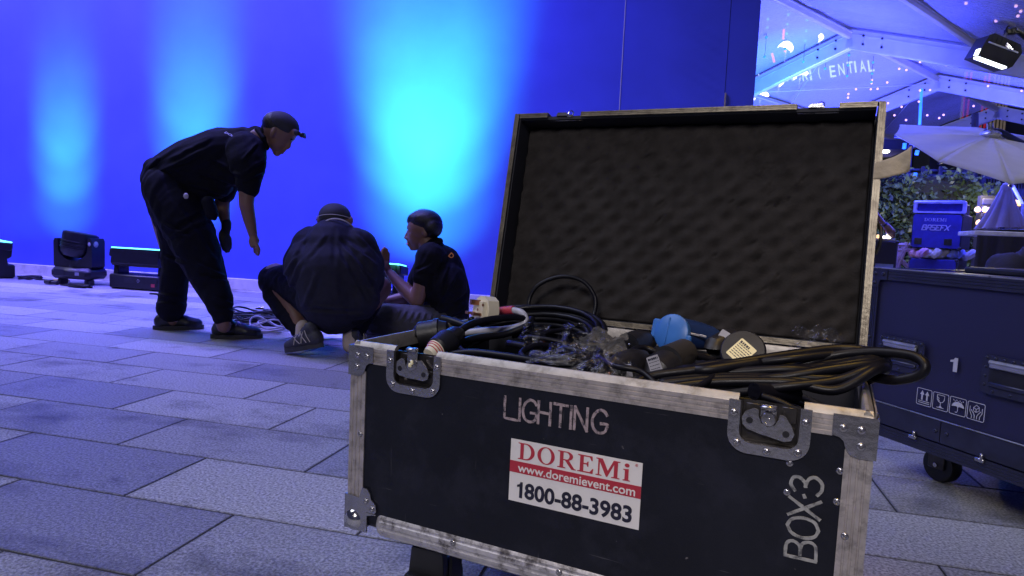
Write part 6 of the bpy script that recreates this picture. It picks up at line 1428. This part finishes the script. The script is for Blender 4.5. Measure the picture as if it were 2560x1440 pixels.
letters('brand_lettering', curve_mesh(serif('DOREMi')), M['amp'], up, frame((-.115, -.0115, H_ - .085), (1, 0, 0), (0, 0, 1)), .20, .034); basefx(up, -.13, H_ - .175, .24, .05)
for s in (-1, 1):
    mb = MB(); mb.rbox((s * .135 - .02, -.012, .075), (.07, .008, .068), .004); mb.ball((s * .135 - .02, -.018, .08), (.008, .004, .008), 8, 5); obj('caster_plate', mb, M['rubber'], up)
a_t = thing('amplifier_rack', 'low box with a rounded blue-lit frame on top of the stack', 'rack box', (up.location.x + .01, 8.0, up.location.z + H_), RZ)
k_ = mpp(8, 2340); hh = 27 * k_
mb = MB(); mb.rbox((0, .26, hh / 2), (.40, .46, hh), .01); obj('body', mb, M['boxside'], a_t)
mb = MB(); mb.prism(rounded(-.235, .0, .235, hh + .015, .016) + [rounded(-.235, .0, .235, hh + .015, .016)[0]] + [rounded(-.205, .02, .205, hh - .012, .014)[0]] + rounded(-.205, .02, .205, hh - .012, .014)[::-1], 0, .05, frame((0, .03, 0), (1, 0, 0), (0, 0, 1))); obj('front_frame', mb, M['amp'], a_t)
mb = MB(); mb.box((0, .034, hh / 2), (.42, .01, hh - .02)); obj('front_panel', mb, M['bluelit_front'], a_t)
for i, (x, m, w2, lb) in enumerate(((2305, 'cloth_p', 26, 'pink wrapped bundle at the left between the two stacked cases'), (2318, 'cloth_w', 15, 'white round bundle between the two stacked cases'), (2340, 'cloth_w', 16, 'white tapered bundle in the middle between the stacked cases'), (2358, 'cloth_w', 20, 'pale bundle right of the middle between the stacked cases'), (2381, 'cloth_b', 15, 'pale blue bundle between the stacked cases'), (2398, 'cloth_b', 14, 'blue bundle at the corner between the stacked cases'), (2425, 'cloth_w', 22, 'white bundle on the floor side, right of the stacked cases'))):
    a = at(x, 632 + i * .8, 7.98 + .05 * (i % 2)); k_ = mpp(8, x); mb = MB(); mb.caps(a - RIGHT * (w2 * .3 * k_) - Zr * .02, a + RIGHT * (w2 * .3 * k_) + Zr * .015, .032, .04, 12); mb.caps(a + Vector((0, .1, -.02)), a + Vector((0, .32, -.015)), .045, .04, 10)
    tag(blob('cloth_bundle', mb, M[m], None, .006, 3, .012, 30), lb, 'bundle', 'bundles between the stacked cases')
la = thing('lattice_planter', 'pinkish crossed lattice panel left of the box stack', 'lattice', at(2262, 700, 8.3)); bpy.context.view_layer.update()
for (x0, y0, x1, y1) in ((2240, 612, 2290, 612), (2238, 626, 2288, 624), (2242, 606, 2241, 720), (2288, 600, 2285, 720), (2240, 680, 2268, 606), (2244, 725, 2292, 625), (2243, 640, 2292, 690), (2262, 720, 2296, 660), (2238, 660, 2262, 612), (2240, 668, 2285, 735)):
    mb = MB(); mb.tube([at(x0, y0, 8.3), at(x1, y1, 8.3)], .024, 6, flat=(0, 1, 0)); part('lath', mb, 'lattice', la)
lb_, W_, H_ = boxy('equipment_box', 'dark box with white objects on top, partly behind the lid', 2130, 2246, 598, 760, 7.5, .5, R(-4), 'tabledark', 'boxside', 0.0)
mb = MB(); mb.box((.10, -.012, H_ - .30), (.16, .006, .14)); obj('blue_panel', mb, M['cloth_b'], lb_)
for i, (x, y, r, lb) in enumerate(((2222, 590, .026, 'white ball-shaped bulb on the dark box'), (2209, 594, .018, 'small white cup left of the ball on the dark box'), (2195, 592, .022, 'cream cup at the lid edge on the dark box'))):
    a = at(x, y, 7.6); mb = MB(); mb.ball(a, r, 10, 8); mb.cyl((a.x, a.y, a.z - r * 1.3), (a.x, a.y, a.z - r * .6), r * .7, n=10); tag(obj('small_lamp', mb, M['bulb_w' if i == 2 else 'cresc']), lb, 'small lamp', 'small lit things on the dark box')
mb = MB(); a, b_ = at(2150, 597, 7.52), at(2238, 597, 7.52); mb.rbox(((a.x + b_.x) / 2, 7.66, H_ + .012), (b_.x - a.x, .3, .02), .004); tag(obj('white_tray', mb, M['cloth_w']), 'white tray lying on the dark box', 'tray')
tb = thing('table', 'white-edged table with a dark hanging skirt at the right edge', 'table', at(2520, 700, 6.8)); bpy.context.view_layer.update()
a, b_ = at(2437, 576, 6.8), at(2700, 588, 6.7); mb = MB(); d = b_ - a; T_ = frame(a, Vector((d.x, d.y, 0)), Vector((0, 0, 1))); mb.rbox((d.length / 2, -.02, -.32), (d.length, .04, .64), .006, T_); part('tabletop', mb, 'tabletop', tb)
mb = MB()
def f(u, v): q = T_ @ Vector((.02 + (d.length - .04) * u, -.042 - (a.z - .05) * v, .01 + .03 * math.sin(u * 26 + v) * v + .012 * noise.noise(Vector((u * 20, v * 4, 0))))); return q
mb.grid(f, 80, 12); part('skirt', mb, 'tabledark', tb, True)
mb = MB(); T3 = T_ @ Matrix.Translation((.34, .03, -.28)); mb.ball((.12, -.012, 0), (.32, .014, .2), 18, 8, T3); tag(obj('black_cloth', mb, M['boxside'], None, True), 'black cover lying flat on the white-edged table', 'cover')
mb = MB(); c_ = at(2510, 660, 6.3); mb.caps(c_ - Zr * .4, c_ - Zr * .03, .28, .13, 16); mb.caps(c_ + RIGHT * .3 - Zr * .4, c_ + RIGHT * .24 - Zr * .02, .3, .16, 14); tag(blob('covered_equipment', mb, M['tabledark'], None, .02, 4, .03, 6), 'dark draped equipment in front of the white-edged table', 'covered equipment')

# man reaching over the dark box, all but his arm behind the lid
f = Fig('person in dark top behind the raised lid, only a forearm with a bracelet reaching out', 7.75, 2150)
mb = MB(); f.ell(mb, (2100, 430, 0), 22, 28, 24); f.chain(mb, [(2100, 450, 0, 12), (2110, 480, 0, 20), (2115, 560, 0, 30), (2110, 620, 0, 28)])
f.chain(mb, [(2130, 492, -.1, 13), (2165, 520, -.15, 10), (2188, 536, -.17, 8.5), (2215, 565, -.2, 5.5)]); f.chain(mb, [(2092, 492, .1, 13), (2090, 550, .1, 10), (2110, 590, .0, 7)])
f.hand(mb, (2217, 567, -.2), (2224, 576, -.2), [((2231, 582, -.21), (2236, 586, -.21), (2239, 591, -.21)), ((2230, 584, -.2), (2234, 589, -.2), (2236, 594, -.2)), ((2227, 585, -.19), (2230, 590, -.19), (2232, 595, -.19)), ((2224, 585, -.18), (2226, 590, -.18), (2227, 594, -.18))], ((2230, 576, -.23), (2236, 580, -.24)), 2.6)
f.chain(mb, [(2110, 620, 0, 26), (2105, 690, 0, 18), (2100, 745, 0, 12)]); f.chain(mb, [(2120, 620, .1, 24), (2125, 690, .1, 17), (2125, 745, .1, 12)])
f.add('body', mb, 'skin', .012, 4)
mb = MB(); f.chain(mb, [(2110, 478, 0, 26), (2116, 560, 0, 36), (2110, 625, 0, 33)]); f.chain(mb, [(2130, 490, -.1, 17), (2160, 516, -.14, 14)]); f.chain(mb, [(2092, 490, .1, 17), (2090, 545, .1, 13)]); f.add('shirt', mb, 'shirt', .012, 4)
mb = MB(); f.chain(mb, [(2108, 620, 0, 32), (2104, 690, 0, 23), (2100, 740, 0, 19)]); f.chain(mb, [(2118, 620, .1, 30), (2124, 690, .1, 22), (2125, 740, .1, 19)]); f.add('trousers', mb, 'trouser', .012, 4)
mb = MB(); f.ell(mb, (2100, 422, 0), 24, 24, 26); f.add('hair', mb, 'hair', .012, 3)
mb = MB(); c_ = f.p(2212, 562, -.197); mb.tube([c_ - (RIGHT * .7 - UP * .7) * .012, c_ + (RIGHT * .7 - UP * .7) * .012], .031, 12); f.solid('bracelet', mb, 'umbframe')
